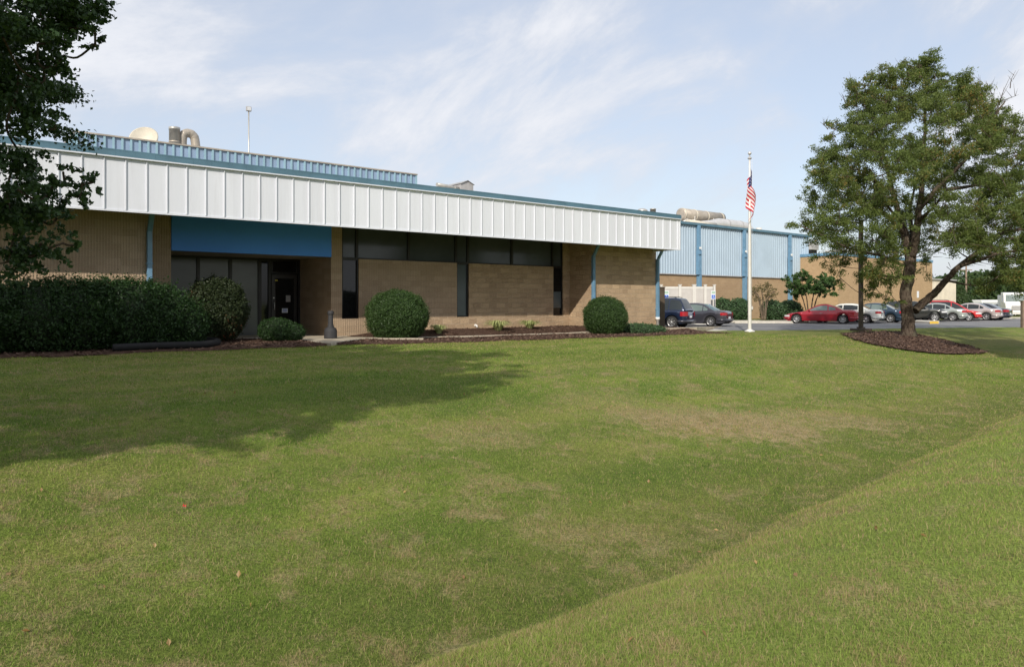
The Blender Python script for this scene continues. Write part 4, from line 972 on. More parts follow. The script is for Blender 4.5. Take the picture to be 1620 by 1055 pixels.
for (x, y) in [(1525, 135), (1545, 155), (1570, 175), (1592, 192), (1612, 215), (1600, 240), (1618, 262), (1580, 225), (1560, 200), (1612, 300), (1590, 285), (1618, 335), (1600, 360), (1575, 340), (1550, 360), (1618, 385), (1590, 395), (1560, 385), (1530, 375), (1500, 372), (1610, 440), (1580, 448), (1622, 410)]:
    for q in range(2): cl.append((tp(x+rng.uniform(-8, 8), y+rng.uniform(-8, 8), rng.uniform(-2, 1.5)), rng.uniform(.4, .62)))
bare = []
for (x0, y0, x1, y1) in [(1560, 215, 1578, 130), (1575, 180, 1600, 118), (1585, 160, 1612, 150), (1545, 190, 1540, 130), (1590, 200, 1612, 175), (1400, 130, 1388, 112), (1430, 125, 1425, 103), (1535, 170, 1520, 118), (1310, 205, 1297, 193), (1355, 130, 1340, 140), (1570, 150, 1560, 128), (1598, 140, 1607, 112), (1340, 170, 1333, 150), (1555, 160, 1548, 118)]:
    bare.append(([tp(x0, y0), tp((x0+x1)/2+rng.uniform(-4, 4), (y0+y1)/2), tp(x1, y1)], .022))
    for q in range(3): t = rng.uniform(.3, .8); xa, ya = x0+(x1-x0)*t, y0+(y1-y0)*t; bare.append(([tp(xa, ya), tp(xa+rng.uniform(-12, 12), ya-rng.uniform(6, 22))], .012))
for q in range(26):
    xa, ya = rng.uniform(1470, 1560), rng.uniform(375, 440); bare.append(([tp(xa, ya, -.8), tp(xa+rng.uniform(-22, 22), ya+rng.uniform(-4, 18), -.8+rng.normal(0, .5))], .015))
grow_tree('shade_tree', TB, limbs, cl, .10, 2300, 'leaf_locust', 'bark', 'large spreading green tree standing in a mulch ring right of the lamp post', aspect=.34, droop=.6, flat=.95, bare=bare, jit=.19)

def crown_tree(name, loc, H, zb, R_, lmat, label, nclu, leafsize, nleaf, group=None, trunk_r=.18, aspect=.6, cat='tree', rmin=.4, rmax=.8, flat=.75, bmat='bark', cen=(0, 0), extra=(), twig=False, tone=None):
    cl = []; tries = 0
    while len(cl) < nclu and tries < 20000:
        tries += 1; d = rng.normal(size=3); d /= np.linalg.norm(d); t = rng.uniform(.25, 1)**.5
        c = (cen[0]+d[0]*t*R_, cen[1]+d[1]*t*R_, zb+(H-zb)*(.5+.5*d[2]*t)); rr = rng.uniform(rmin, rmax)
        if c[2] < zb: continue
        if any((c[0]-q[0][0])**2+(c[1]-q[0][1])**2+(c[2]-q[0][2])**2 < (.75*min(rr, q[1]))**2 for q in cl): continue
        cl.append((c, rr))
    cl += list(extra)
    lim = [([(0, 0, -.1), (.05, 0, H*.2), (cen[0]*.4, cen[1]*.4, H*.45), (cen[0]*.7, cen[1]*.7, H*.85)], trunk_r, trunk_r*.2)]
    for k_ in range(6):
        a = k_*1.05+rng.uniform(-.3, .3); z0 = H*rng.uniform(.2, .45); lim.append(([(cen[0]*.3, cen[1]*.3, z0), (cen[0]*.6+R_*.35*math.cos(a), cen[1]*.6+R_*.35*math.sin(a), z0+H*.12), (cen[0]+R_*.7*math.cos(a), cen[1]+R_*.7*math.sin(a), z0+H*.3)], trunk_r*.5, trunk_r*.12))
    return grow_tree(name, loc, lim, cl, leafsize, nleaf, lmat, bmat, label, group, aspect, .3, cat, flat, twig=twig)

# dark leafy tree at the left edge, near the camera
YL = 8.0; TLx, TLy = -8.3, 8.3; TLz = float(G(TLx, TLy))
def lt(x, y, Yp, r): return (((x-810)/FPX*Yp-TLx, Yp-TLy, ZC+(HOR-y)/FPX*Yp-TLz), r)
ext = []
for (x, y, Yp, r) in [(10, 20, 8, .45), (60, 15, 7.8, .4), (100, 10, 8, .35), (130, 5, 7.9, .25), (125, 45, 8, .25), (90, 50, 8.1, .3), (150, 70, 8, .13), (150, 42, 7.9, .12), (60, 70, 8, .38), (100, 88, 8, .14), (30, 110, 8, .4), (55, 125, 7.9, .22), (70, 108, 8, .16), (20, 165, 8, .38), (45, 175, 8.2, .22), (62, 200, 8, .2), (88, 198, 7.9, .08), (78, 205, 7.9, .1), (20, 225, 8, .36), (45, 240, 8.1, .22), (15, 280, 8, .38), (55, 268, 8.2, .18),
                      (100, 272, 8, .15), (130, 290, 8, .17), (150, 288, 7.9, .12), (85, 290, 8, .2), (100, 310, 8.1, .22), (60, 320, 8, .28), (125, 312, 8, .13), (15, 330, 8, .4), (60, 345, 8.1, .25), (90, 345, 8, .18), (20, 380, 8, .38), (65, 385, 8, .25), (100, 385, 8, .18), (125, 388, 7.9, .12), (10, 415, 8, .25), (45, 405, 8, .2), (28, 300, 7.5, .3), (5, 60, 7.5, .4), (25, 35, 8.3, .4), (70, 30, 8.3, .35), (140, 12, 8.1, .2), (-30, 200, 8, .5), (-30, 100, 8, .5), (-40, 330, 8, .5), (-30, 400, 8, .4), (-60, 20, 8, .6), (100, -30, 8, .4), (60, -60, 8, .5), (140, -60, 8.2, .4)]:
    ext.append(lt(x, y, Yp, r))
lc = []
crown_tree('leafy_tree', (TLx, TLy, TLz), 8.6, 1.9, 2.65, 'leaf_pear', 'dark dense leafy tree filling the left edge of the view', 140, .055, 4200, trunk_r=.16, aspect=.7, rmin=.4, rmax=.75, extra=ext, flat=.85)
# neighbours outside the frame whose shade lies on the lawn
crown_tree('roadside_tree', (-13.5, 5.0, -0.35), 9.5, 2.2, 3.6, 'leaf_pear', 'roadside leafy tree standing left of the picture', 110, .12, 1500, trunk_r=.18, aspect=.7, rmin=.55, rmax=.95, group='roadside trees outside the picture')
crown_tree('roadside_tree', (-6.4, 3.1, -0.35), 10.2, 3.7, 2.9, 'leaf_pear', 'roadside leafy tree standing beside the photographer', 150, .12, 1500, trunk_r=.15, aspect=.7, rmin=.5, rmax=.9, group='roadside trees outside the picture')
crown_tree('roadside_tree', (-10.6, 2.4, -0.35), 9.6, 3.2, 3.0, 'leaf_pear', 'roadside leafy tree standing between its two neighbours left of the picture', 130, .12, 1500, trunk_r=.16, aspect=.7, rmin=.5, rmax=.9, group='roadside trees outside the picture')
crown_tree('roadside_tree', (19.0, 20.5, -0.6), 8.0, 2.6, 2.9, 'leaf_pear', 'roadside leafy tree standing right of the picture', 120, .12, 1500, trunk_r=.18, aspect=.7, rmin=.5, rmax=.9, group='roadside trees outside the picture')

# shrubs and small trees in front of the blue hall
def wp(x, Yp, z=PK+.13): return Vector(((x-810)/FPX*Yp, Yp, z))
def far_shrub(name, x0, x1, yt, Yp, mat, label, leaf=.14, dens=330, grp=None, **k):
    q = FPX/Yp; w = (x1-x0)/q; p = wp((x0+x1)/2, Yp); h = ZC+(HOR-yt)/q-p.z; nb = max(1, int(round(w/(h*1.0)))); bl = []
    for i in range(nb): xx = -w/2+w*(i+.5)/nb; bl.append((xx, .2*math.sin(i*2), h*.45, w/nb*.62, h*.6, h*.56*(1+.05*math.sin(i*3))))
    return shrub(name, p, bl, leaf, dens, mat, label, 'shrub', grp, amp=.12, **k)
far_shrub('juniper_shrub', 1130, 1184, 473, 57, 'leaf_juniper', 'wide blue green juniper hedge left of the flagpole behind the grey sedan')
far_shrub('juniper_shrub', 1208, 1266, 476, 57, 'leaf_juniper', 'blue green juniper mass between the bronze bush and the crepe myrtle')
def multi_stem(name, x, Yp, ytop, ybot, hw, mat, label, ns_=7, leaf=.13, dens=900, bm='bark_pale', r_=.05):
    q = FPX/Yp; p = wp(x, Yp); zt = ZC+(HOR-ytop)/q-p.z; zb = ZC+(HOR-ybot)/q-p.z; R0 = hw/q; lim = []
    for k_ in range(ns_):
        a = k_*2*math.pi/ns_; lim.append(([(.12*math.cos(a), .12*math.sin(a), 0), (.3*R0*math.cos(a), .3*R0*math.sin(a), zb+.2), (.7*R0*math.cos(a), .7*R0*math.sin(a), zt*.75)], r_, .015))
    cl = []; t = 0
    while len(cl) < 46 and t < 4000:
        t += 1; d = rng.normal(size=3); d /= np.linalg.norm(d); u_ = rng.uniform(.2, 1)**.45; c = (d[0]*u_*R0*.9, d[1]*u_*R0*.9, zb+(zt-zb)*(.45+.5*d[2]*u_)); rr = rng.uniform(.3, .5)*R0*.55
        if c[2] < zb: continue
        cl.append((c, rr))
    return grow_tree(name, p, lim, cl, leaf, dens, mat, bm, label, None, .5, .2, 'tree', .8, twig=False)
multi_stem('bronze_bush', 1208, 56, 445, 478, 24, 'leaf_bronze', 'small vase shaped bronzy tree just right of the flagpole', 9, .10, 520)
multi_stem('crepe_myrtle', 1281, 55, 426, 472, 43, 'leaf_myrtle', 'rounded green multi stemmed crepe myrtle behind the red coupe', 8, .16, 1100, 'bark')
q = FPX/80; p = wp(1516, 80); shrub('conifer', p, [(0, 0, .7, 1.35, 1.3, .9), (.05, 0, 1.5, 1.15, 1.1, .8), (0, 0, 2.1, .85, .8, .7), (-.05, 0, 2.7, .55, .5, .6)], .2, 300, 'leaf_far', 'small dense cone shaped evergreen behind the red minivan', 'tree', amp=.15, tuft=.12)

# far wood
V = []; F = []; T = []; off = 0
cm_ = MB()
for i in range(150):
    x = rng.uniform(1480, 1900); Yp = rng.uniform(125, 175); yt = np.interp(x, [1480, 1500, 1540, 1580, 1620, 1900], [450, 432, 428, 428, 422, 400])+rng.uniform(-3, 16)
    q = FPX/Yp; zt = ZC+(HOR-yt)/q; rr = rng.uniform(2.2, 4.0); c = np.array([(x-810)/q, Yp, max(zt-rr, 1.0)])
    for cz in np.arange(c[2], 0, -rr*1.0): 
        P = blobpts((c[0]+rng.normal(0, .6), c[1], cz), (rr, rr, rr), 420, .7); v, f, tt = leaves(P, .65, aspect=.7, tone=np.clip(rng.uniform(0, 1, 420)*.6+rng.uniform(0, .4), 0, 1)); V.append(v); F.append(f+off); T.append(tt); off += len(v)
wd = npmesh('woodland', np.concatenate(V), np.concatenate(F), 'leaf_far', None, np.concatenate(T)); tag(wd, 'dark green belt of woodland behind the parking lot', 'woodland', kind='stuff')
# wood seen past the other sides, far away along the horizon
V = []; F = []; T = []; off = 0
for i in range(110):
    a = R(rng.uniform(-175, 50)); Rr_ = rng.uniform(240, 300); x, y = Rr_*math.sin(a), Rr_*math.cos(a)
    if abs(math.degrees(a)) < 38: continue
    rr = rng.uniform(6, 10); P = blobpts((x, y, rr*.6), (rr*1.6, rr*1.6, rr), 260, .7); v, f, tt = leaves(P, 2.2, aspect=.8); V.append(v); F.append(f+off); T.append(tt); off += len(v)
wd = npmesh('woodland', np.concatenate(V), np.concatenate(F), 'leaf_far', None, np.concatenate(T)); tag(wd, 'distant wood around the horizon outside the picture', 'woodland', kind='stuff')

# ------------------------------------------------------------------ flagpole and flag
p = ray_ground(1186, 524.5); YF = p.y; q = FPX/YF; zt = ZC+(HOR-240)/q-p.z
fp = empty('flagpole', p, 0, 'tall white flagpole between the parked cars and the lawn', 'flagpole')
MB().lathe([(.085, 0), (.082, 2.5), (.06, zt*.7), (.04, zt-.35), (0, zt-.35)], 18).build('pole', 'pole_white', fp)
MB().lathe([(.24, 0), (.24, .03), (.14, .08), (.1, .12)], 20).build('base_collar', 'pole_white', fp)
MB().lathe([(.09, zt-.36), (.1, zt-.32), (.05, zt-.26), (.02, zt-.22), (.02, zt-.17)], 16).build('truck', 'grey_box', fp)
MB().lathe([(0.001, 0)]+[(.085*math.sin(a*math.pi/10), .085-.085*math.cos(a*math.pi/10)) for a in range(1, 10)]+[(0.001, .17)], 16, (0, 0, zt-.17)).build('finial', 'bright_steel', fp)
MB().tube([(.09, -.06, 1.1), (.095, -.06, zt-.4)], .006, 5).build('halyard', 'flag_white', fp); MB().box(.07, .13, -.09, -.05, 1.05, 1.2).build('cleat', 'bright_steel', fp)
# flag cloth hanging limp
zf = ZC+(HOR-266)/q-p.z; nu, nv_ = 48, 26; hoist = 1.5; P = []
for i in range(nu+1):
    u_ = i/nu; row = []
    for j in range(nv_+1):
        v_ = j/nv_; fold = math.sin(u_*11+v_*1.4); env = min(1, u_*3)
        drop = 1.36*(u_**1.25)*(1-.12*v_); q2 = float(sm(.25, .6, u_))
        x = .07+env*(.30+.70*q2)*(.24*math.sin(u_*7.2+.4+v_*1.8)+.12*fold)+.10*u_*math.sin(v_*3.2)-.28*u_*v_*1.0
        y = .05-.24*q2+env*(.10*math.cos(u_*9.5+v_*1.1)+.05*math.sin(v_*7+u_*5))
        row.append((x, y, zf-v_*hoist*(1-.02*u_)-drop))
    P.append(row)
simple('flag_blue', (0.02, 0.03, 0.13), 0.8)
fl = empty('flag', (p.x, p.y, p.z), 0, 'limp red white and blue striped flag hanging high on the flagpole', 'flag')
mb = MB(); mb.grid(P, 0, True)
for idx_ in range(len(mb.f)):
    i, j = divmod(idx_, nv_); st = int(j/2); canton = i < nu*.4 and st < 7
    mb.mi[idx_] = 2 if canton else (0 if st % 2 == 0 else 1)
for a in range(9):
    for b in range(11):
        if (a+b) % 2: continue
        i = int(round((b+1)*nu*.4/12)); j = int(round((a+1)*14/10))
        c = Vector(P[i][j]); du = (Vector(P[i+1][j])-c).normalized(); dv = (Vector(P[i][min(j+1, nv_)])-c).normalized(); nr_ = du.cross(dv).normalized()
        for sg in (-.006, .006):
            pts = []
            for k_ in range(10):
                rr = .03 if k_ % 2 == 0 else .012; an = math.pi/2+k_*math.pi/5; pts.append(tuple(c+nr_*sg-dv*math.sin(an)*rr+du*math.cos(an)*rr))
            mb.add(pts, [tuple(range(10))], 1)
o = mb.build('cloth', ['flag_red', 'flag_white', 'flag_blue'], fl, recalc=False)

# ------------------------------------------------------------------ light poles, posts, fence
p = ray_ground(1362, 523.5); lp = empty('lamp_post', p, R(15), 'tall square brown lamp post on a concrete footing by the tree', 'lamp post')
MB().box(-.085, .085, -.085, .085, .1, 5.6).build('pole', 'pole_brown', lp, bevel=.01); MB().box(-.42, .42, -.3, .3, -.1, .13).build('footing', 'pole_brown', lp, bevel=.02)
MB().box(-.14, .14, -.14, .14, .13, .2).build('base_plate', 'pole_brown', lp)
ar = MB().box(-.9, -.085, -.04, .04, 5.4, 5.5).build('arm', 'pole_brown', lp); MB().box(-1.5, -.9, -.22, .22, 5.34, 5.54).build('lamp_head', 'pole_brown', ar, bevel=.02)
p = ray_ground(1619, 518.5); lp = empty('sign_post', p, 0, 'weathered square post at the right edge by the parking lot', 'post')
MB().box(-.11, .11, -.11, .11, -.1, 1.55).build('post', 'wood_pole', lp, bevel=.02); MB().box(-.13, .13, -.13, .13, 1.55, 1.6).build('cap', 'wood_pole', lp)
p = wp(1528.5, 100, 0); lp = empty('utility_pole', p, 0, 'thin wooden utility pole behind the cone shaped tree', 'pole'); MB().tube([(0, 0, 0), (0, 0, 6.2)], [.14, .10], 10).build('pole', 'wood_pole', lp); MB().box(-.8, .8, -.05, .05, 5.6, 5.72).build('crossarm', 'wood_pole', lp)

YE = 50.0; q = FPX/YE; zt = ZC+(HOR-453.5)/q
en_ = empty('vinyl_enclosure', wp(1087, YE, PK), 0, 'white vinyl panel enclosure against the tan wall behind the parked cars', 'fence')
cx0 = (1087-810)/FPX*YE; posts = [1046, 1075.5, 1098, 1115.5, 1130]
for i, x in enumerate(posts):
    X = (x-810)/FPX*YE-cx0; w = (.07, .09, .115, .085, .07)[i]
    o = MB().box(X-w, X+w, -.08, .08, 0, zt-PK+.1).build('post', 'vinyl_post', en_, bevel=.01); MB().box(X-w-.03, X+w+.03, -.11, .11, zt-PK+.1, zt-PK+.15).build('cap', 'vinyl_post', o)
    if i < 4:
        X2 = (posts[i+1]-810)/FPX*YE-cx0; X0 = X+w+.002; X1 = X2-.10
        MB().box(X0, X1, -.02, .02, .1, zt-PK-.16).build('panel', 'vinyl', en_); MB().box(X0, X1, -.04, .04, zt-PK-.158, zt-PK).build('rail', 'vinyl_post', en_)
        MB().box(X0, X1, -.04, .04, 0.0, .098).build('rail', 'vinyl_post', en_)
for k_ in (-1, 1):
    xx = (posts[0 if k_ < 0 else -1]-810)/FPX*YE-cx0; MB().box(xx-.02, xx+.02, .1, 4.5, .1, zt-PK).build('side_panel', 'vinyl', en_)
for i, x in enumerate((1054.5, 1128.5)):
    Yp = 49.0; e = empty('parking_sign', wp(x, Yp, PK), 0, ['blue and white wheelchair parking sign left, behind the navy car', 'blue and white wheelchair parking sign at the right end of the white enclosure'][i], 'sign', 'wheelchair parking signs')
    MB().box(-.03, .03, .0, .04, 0, 2.1).build('post', 'vinyl_post', e)
    z = ZC+(HOR-468)/(FPX/Yp)-PK; pn = MB().box(-.15, .15, -.02, -.001, z-.24, z+.34).build('panel', 'paper', e, bevel=.004)
    MB().box(-.12, .12, -.026, -.021, z-.20, z+.06).build('blue_field', 'sign_blue', pn); MB().box(-.12, .12, -.026, -.021, z+.14, z+.30).build('legend', 'sign_green', pn)
    ic = MB(); ic.lathe([(.05, 0), (.065, 0)], 16, (0.01, -.029, z-.11), 'y'); ic.box(-.02, .0, -.03, -.0275, z-.10, z-.01); ic.lathe([(0, 0), (.016, 0)], 10, (-.01, -.029, z+.012), 'y'); ic.box(-.02, .045, -.03, -.0275, z-.07, z-.055); ic.build('wheelchair_symbol', 'paper', pn, recalc=False)
x = 1047.5; Yp = 39.6; e = empty('dark_board', wp(x, Yp, PK), R(12), 'tall dark brown weathered board standing behind the corner downspout', 'board'); hh = ZC+(HOR-454.5)/(FPX/Yp)-PK
MB().box(-.14, .14, -.06, .06, 0, hh-.03).build('board', 'pole_brown', e, bevel=.02); MB().box(-.16, .16, -.08, .08, hh-.029, hh+.02).build('cap', 'pole_brown', e)
for i, (x, Yp) in enumerate([(1208, 52.6), (1238, 52.8), (1261, 53.0), (1180, 52.5)]):
    lab = ['second concrete wheel stop right of the grey sedan', 'third concrete wheel stop, between the flagpole and the red coupe', 'concrete wheel stop nearest the red coupe', 'concrete wheel stop nearest the grey sedan'][i]
    mb = MB(); mb.add([(-.85, -.09, 0), (.85, -.09, 0), (.85, .09, 0), (-.85, .09, 0), (-.82, -.05, .13), (.82, -.05, .13), (.82, .05, .13), (-.82, .05, .13)], [(0, 1, 2, 3), (4, 5, 6, 7), (0, 1, 5, 4), (1, 2, 6, 5), (2, 3, 7, 6), (3, 0, 4, 7)])
    o = mb.build('wheel_stop', 'curb_concrete', bevel=.015); o.location = wp(x, Yp, PK); o.rotation_euler = (0, 0, R(4)); tag(o, lab, 'wheel stop', 'concrete wheel stops at the far kerb')
# yellow ended island beside the black car
isl = from_px([(1447, 508.2), (1470, 509.5), (1486, 509.3), (1486, 507.6), (1450, 506.5)], PK+.1); sheet('traffic_island', isl, PK+.12, 'curb_concrete', thick=.14)
isl = from_px([(1471, 509.9), (1485, 509.8), (1485, 508.5), (1471, 508.5)], PK+.1); sheet('painted_kerb_end', isl, PK+.125, 'yellow_paint', thick=.14)

# ------------------------------------------------------------------ cars
def car(name, loc, heading, paintm, label, L_=4.7, Wd=1.8, H=1.45, style='sedan', group=None, glassm='car_glass', rim='rim_alloy', wr=.32, clad=None, rack=False, cat='car'):
    """local +x = nose, origin on the ground at mid length"""
    r = empty(name, loc, heading, label, cat, group); h2 = L_/2
    if style == 'sedan': top = [(-h2, .78), (-h2+.05, .92), (-h2+.35, .98), (-h2+.95, .98), (-.6, .93), (.6, .90), (1.0, .90), (h2-.5, .76), (h2-.12, .66), (h2, .52)]; roof = [(-h2+.72, .98), (-h2+1.05, 1.15), (-h2+1.5, H-.06), (-h2+1.95, H), (-.1, H+.005), (.30, H-.03), (.65, H-.17), (1.25, .90)]
    elif style == 'coupe': top = [(-h2, .72), (-h2+.05, .86), (-h2+.35, .95), (-h2+1.0, .96), (-.6, .90), (.5, .88), (1.0, .87), (h2-.5, .72), (h2-.12, .6), (h2, .48)]; roof = [(-h2+.95, .96), (-h2+1.4, 1.2), (-h2+1.9, H-.03), (-.35, H), (.0, H-.02), (.35, H-.14), (1.0, .87)]
    elif style == 'suv': top = [(-h2, .72), (-h2+.03, 1.0), (-h2+.1, 1.05), (-.6, 1.04), (.7, 1.02), (1.1, 1.0), (h2-.3, .92), (h2-.06, .8), (h2, .6)]; roof = [(-h2+.06, 1.03), (-h2+.28, 1.45), (-h2+.45, H-.06), (-h2+.8, H), (0, H), (.25, H-.04), (.55, H-.2), (1.05, 1.0)]
    else: top = [(-h2, .7), (-h2+.03, .98), (-h2+.12, 1.02), (-.6, .98), (.9, .94), (1.3, .92), (h2-.4, .80), (h2-.08, .68), (h2, .5)]; roof = [(-h2+.08, 1.02), (-h2+.3, 1.4), (-h2+.5, H-.05), (-h2+1, H), (.1, H), (.45, H-.06), (.8, H-.24), (1.55, .92)]
    tz = lambda x: float(np.interp(x, [a[0] for a in top], [a[1] for a in top])); rz_ = lambda x: float(np.interp(x, [a[0] for a in roof], [a[1] for a in roof]))
    wx = [-(h2-.95) if style != 'suv' else -(h2-.85), h2-.88]
    def hw(x):
        t = abs(x)/h2; return Wd/2*(1-.13*max(0, (t-.72)/.28)**2-.14*max(0, (t-.93)/.07)**2)
    zs = .20 if style in ('sedan', 'coupe') else .27
    def zb(x):
        z = zs+.12*max(0, (abs(x)/h2-.85)/.15)**2
        for c in wx:
            d = abs(x-c); ra = wr+.06
            if d < ra: z = max(z, wr+math.sqrt(ra*ra-d*d)*1.0)
        return z
    xsn = sorted(set(list(np.round(np.linspace(-h2, h2, 41), 3))+[round(c+d, 3) for c in wx for d in np.linspace(-wr-.06, wr+.06, 17)]))
    P = []
    for x in xsn:
        w = hw(x); t = tz(x); b = min(zb(x), t-.06); m = b+(t-b)*.5; row = []
        pr_ = [(.94, b), (.985, b+(t-b)*.2), (1.0, m), (.985, b+(t-b)*.8), (.95, t-.025), (.90, t), (.5, t+.025), (0, t+.035)]
        row = [(x, -w*a, z) for a, z in pr_]+[(x, w*a, z) for a, z in pr_[::-1][1:]]; P.append(row)
    body = MB(); body.grid(P, 0, True)
    body.add(P[0], [tuple(range(len(P[0])))]); body.add(P[-1], [tuple(range(len(P[-1])))])
    tum = .38; x0r, x1r = roof[0][0], roof[-1][0]; xr = np.linspace(x0r, x1r, 34); Q = []
    def gside(x, z): return hw(x)*.90-(z-tz(x))*tum
    for x in xr:
        z = max(rz_(x), tz(x)+.001); b0 = tz(x)-.01; w0 = hw(x)*.90; w1 = gside(x, z); zc1 = z-.05*min(1, (z-b0)/.3)
        wm = (w0+w1*1)/2+.01
        half = [(w0, b0), ((w0+w1)/2+.012, (b0+zc1)/2), (w1, zc1), (w1*.88, z-.005), (w1*.5, z+.012), (0, z+.018)]
        Q.append([(x, -a, zz_) for a, zz_ in half]+[(x, a, zz_) for a, zz_ in half[::-1][1:]])
    body.grid(Q, 0, True)
    bo = body.build('body', paintm, r)
    un = MB().box(-h2+.25, h2-.25, -Wd/2+.16, Wd/2-.16, zs-.03, .62).build('underbody', 'under_dark', r)
    # glazing: side windows between pillars
    xm = (x0r+x1r)/2
    pill = {'sedan': [x0r+.42, x0r+.75, .02, x1r-.30], 'coupe': [x0r+.45, x0r+.95, x0r+.98, x1r-.25], 'suv': [x0r+.20, x0r+1.0, .05, x1r-.22], 'van': [x0r+.22, x0r+1.25, .35, x1r-.32]}[style]
    segs = [(pill[0]+.02, pill[1]-.03), (pill[1]+.03, pill[2]-.03), (pill[2]+.03, pill[3])]
    for sg in (-1, 1):
        for a, b in segs:
            if b-a < .12: continue
            rows = []
            for x in np.linspace(a, b, 9):
                z0 = tz(x)+.035; z1 = max(z0+.01, rz_(x)-.10)
                def yy(z):
                    zt_ = max(rz_(x), tz(x)+.001)-.05; w0 = hw(x)*.90; w1 = gside(x, max(rz_(x), tz(x)+.001)); mid = (tz(x)-.01+zt_)/2; wm = (w0+w1)/2+.012
                    return np.interp(z, [tz(x)-.01, mid, zt_], [w0, wm, w1])+.006
                rows.append([(x, sg*yy(z0), z0), (x, sg*yy((z0+z1)/2), (z0+z1)/2), (x, sg*yy(z1), z1)])
            MB().grid(rows).build('side_window', glassm, r)
    def screen(a, b, nm, gm=glassm):
        rows = []
        for x in np.linspace(a, b, 9):
            z = max(rz_(x), tz(x)+.001); w1 = gside(x, z)*.86; rows.append([(x, -w1, z+.004), (x, -w1*.55, z+.018), (x, 0, z+.026), (x, w1*.55, z+.018), (x, w1, z+.004)])
        MB().grid(rows).build(nm, gm, r)
    screen(x1r-.06, [p for p in roof if p[1] > H-.08][-1][0]+.03, 'windshield'); screen(x0r+.05, [p for p in roof if p[1] > H-.09][0][0]-.03, 'rear_window')
    # wheels
    for x in wx:
        for sg in (-1, 1):
            y = sg*(Wd/2-.11); we = empty('wheel', (x, y, wr)); we.parent = r
            MB().lathe([(wr*.66, -.095), (wr*.9, -.11), (wr, -.07), (wr, .07), (wr*.9, .11), (wr*.66, .095)], 26, (0, 0, 0), 'y').build('tyre', 'black_rubber', we, recalc=True)
            rm = MB(); yo = sg*.085; rm.lathe([(wr*.68, yo), (wr*.62, yo+sg*.012), (wr*.58, yo-sg*.03)], 26, (0, 0, 0), 'y'); rm.lathe([(0, yo+sg*.01), (wr*.14, yo+sg*.008), (wr*.16, yo-sg*.02)], 14, (0, 0, 0), 'y')
            for k_ in range(7):
                a = k_*2*math.pi/7; ca, sa_ = math.cos(a), math.sin(a); ww = wr*.085; r0_, r1_ = wr*.12, wr*.62
                rm.add([(ca*r0_-sa_*ww, yo, sa_*r0_+ca*ww), (ca*r0_+sa_*ww, yo, sa_*r0_-ca*ww), (ca*r1_+sa_*ww*.8, yo-sg*.006, sa_*r1_-ca*ww*.8), (ca*r1_-sa_*ww*.8, yo-sg*.006, sa_*r1_+ca*ww*.8)], [(0, 1, 2, 3)])
            rm.build('rim', rim, we, recalc=False); MB().lathe([(0, yo-sg*.04), (wr*.67, yo-sg*.04)], 20, (0, 0, 0), 'y').build('brake_disc', 'grey_plastic', we, recalc=False)
    # lamps wrap the corners
    def lamp(nm, xa, xb, z0, z1, m, sg):
        rows = []
        for t in np.linspace(0, 1, 8):
            x = xa+(xb-xa)*min(1, t*1.35) ; w = hw(x)*(1-.0)+.008
            if t > .74: w = hw(xb)*(1-(t-.74)/.26*.30)
            xo = x+(.014 if xb > 0 else -.014)*(1 if t > .7 else .3); rows.append([(xo, sg*w, z0), (xo, sg*w*.995, z1)])
        MB().grid(rows).build(nm, m, r)
    tzr = tz(-h2+.06); tzf = tz(h2-.12)
    hi = .62 if style in ('suv', 'van') else .50
    for sg in (-1, 1):
        lamp('taillight', -h2+.32, -h2, tzr-.22-(.08 if style in ('suv',) else 0), tzr-.05, 'lamp_red', sg); lamp('headlight', h2-.42, h2-.02, tzf-.12, tzf-.005, 'lamp_clear', sg)
        mr = MB(); xm_ = x1r-.30; ym = sg*(hw(xm_)*.93+.09); core_blob(mr, (xm_, ym, tz(xm_)+.07), (.06, .09, .065), 0, 0); mr.build('mirror', paintm, r, recalc=False)
        hd_ = MB()
        for xh in ((-.15, .85) if style != 'coupe' else (-.1,)): hd_.box(xh-.09, xh+.09, sg*(hw(xh)+.004)-.012, sg*(hw(xh)+.004)+.012, tz(xh)-.16, tz(xh)-.125)
        hd_.build('door_handle', paintm if style != 'coupe' else 'rim_alloy', r)
    MB().box(-h2-.012, -h2+.03, -.17, .17, hi+.0, hi+.12).build('licence_plate', 'paper', r)
    bp = MB()
    bp.tube([(-h2+.5, -Wd/2+.0, .42), (-h2+.16, -Wd/2+.06, .42), (-h2-.01, -Wd/2+.24, .42), (-h2-.03, 0, .42), (-h2-.01, Wd/2-.24, .42), (-h2+.16, Wd/2-.06, .42), (-h2+.5, Wd/2, .42)], .075, 8); bp.build('rear_bumper', clad or paintm, r)
    bp = MB(); bp.tube([(h2-.5, -Wd/2+.0, .38), (h2-.16, -Wd/2+.08, .38), (h2+.0, -Wd/2+.3, .38), (h2+.02, 0, .38), (h2+.0, Wd/2-.3, .38), (h2-.16, Wd/2-.08, .38), (h2-.5, Wd/2, .38)], .07, 8); bp.build('front_bumper', clad or paintm, r)
    MB().box(h2-.03, h2+.012, -.38, .38, .46, .58).build('grille', 'black_plastic', r)
    if rack:
        for sg in (-1, 1): MB().tube([(-h2+.7, sg*(Wd/2*.9-.36), H+.01), (-h2+.9, sg*(Wd/2*.9-.36), H+.06), (.0, sg*(Wd/2*.9-.36), H+.06), (.2, sg*(Wd/2*.9-.36), H+.0)], .018, 6).build('roof_rail', 'black_plastic', r)
    return r
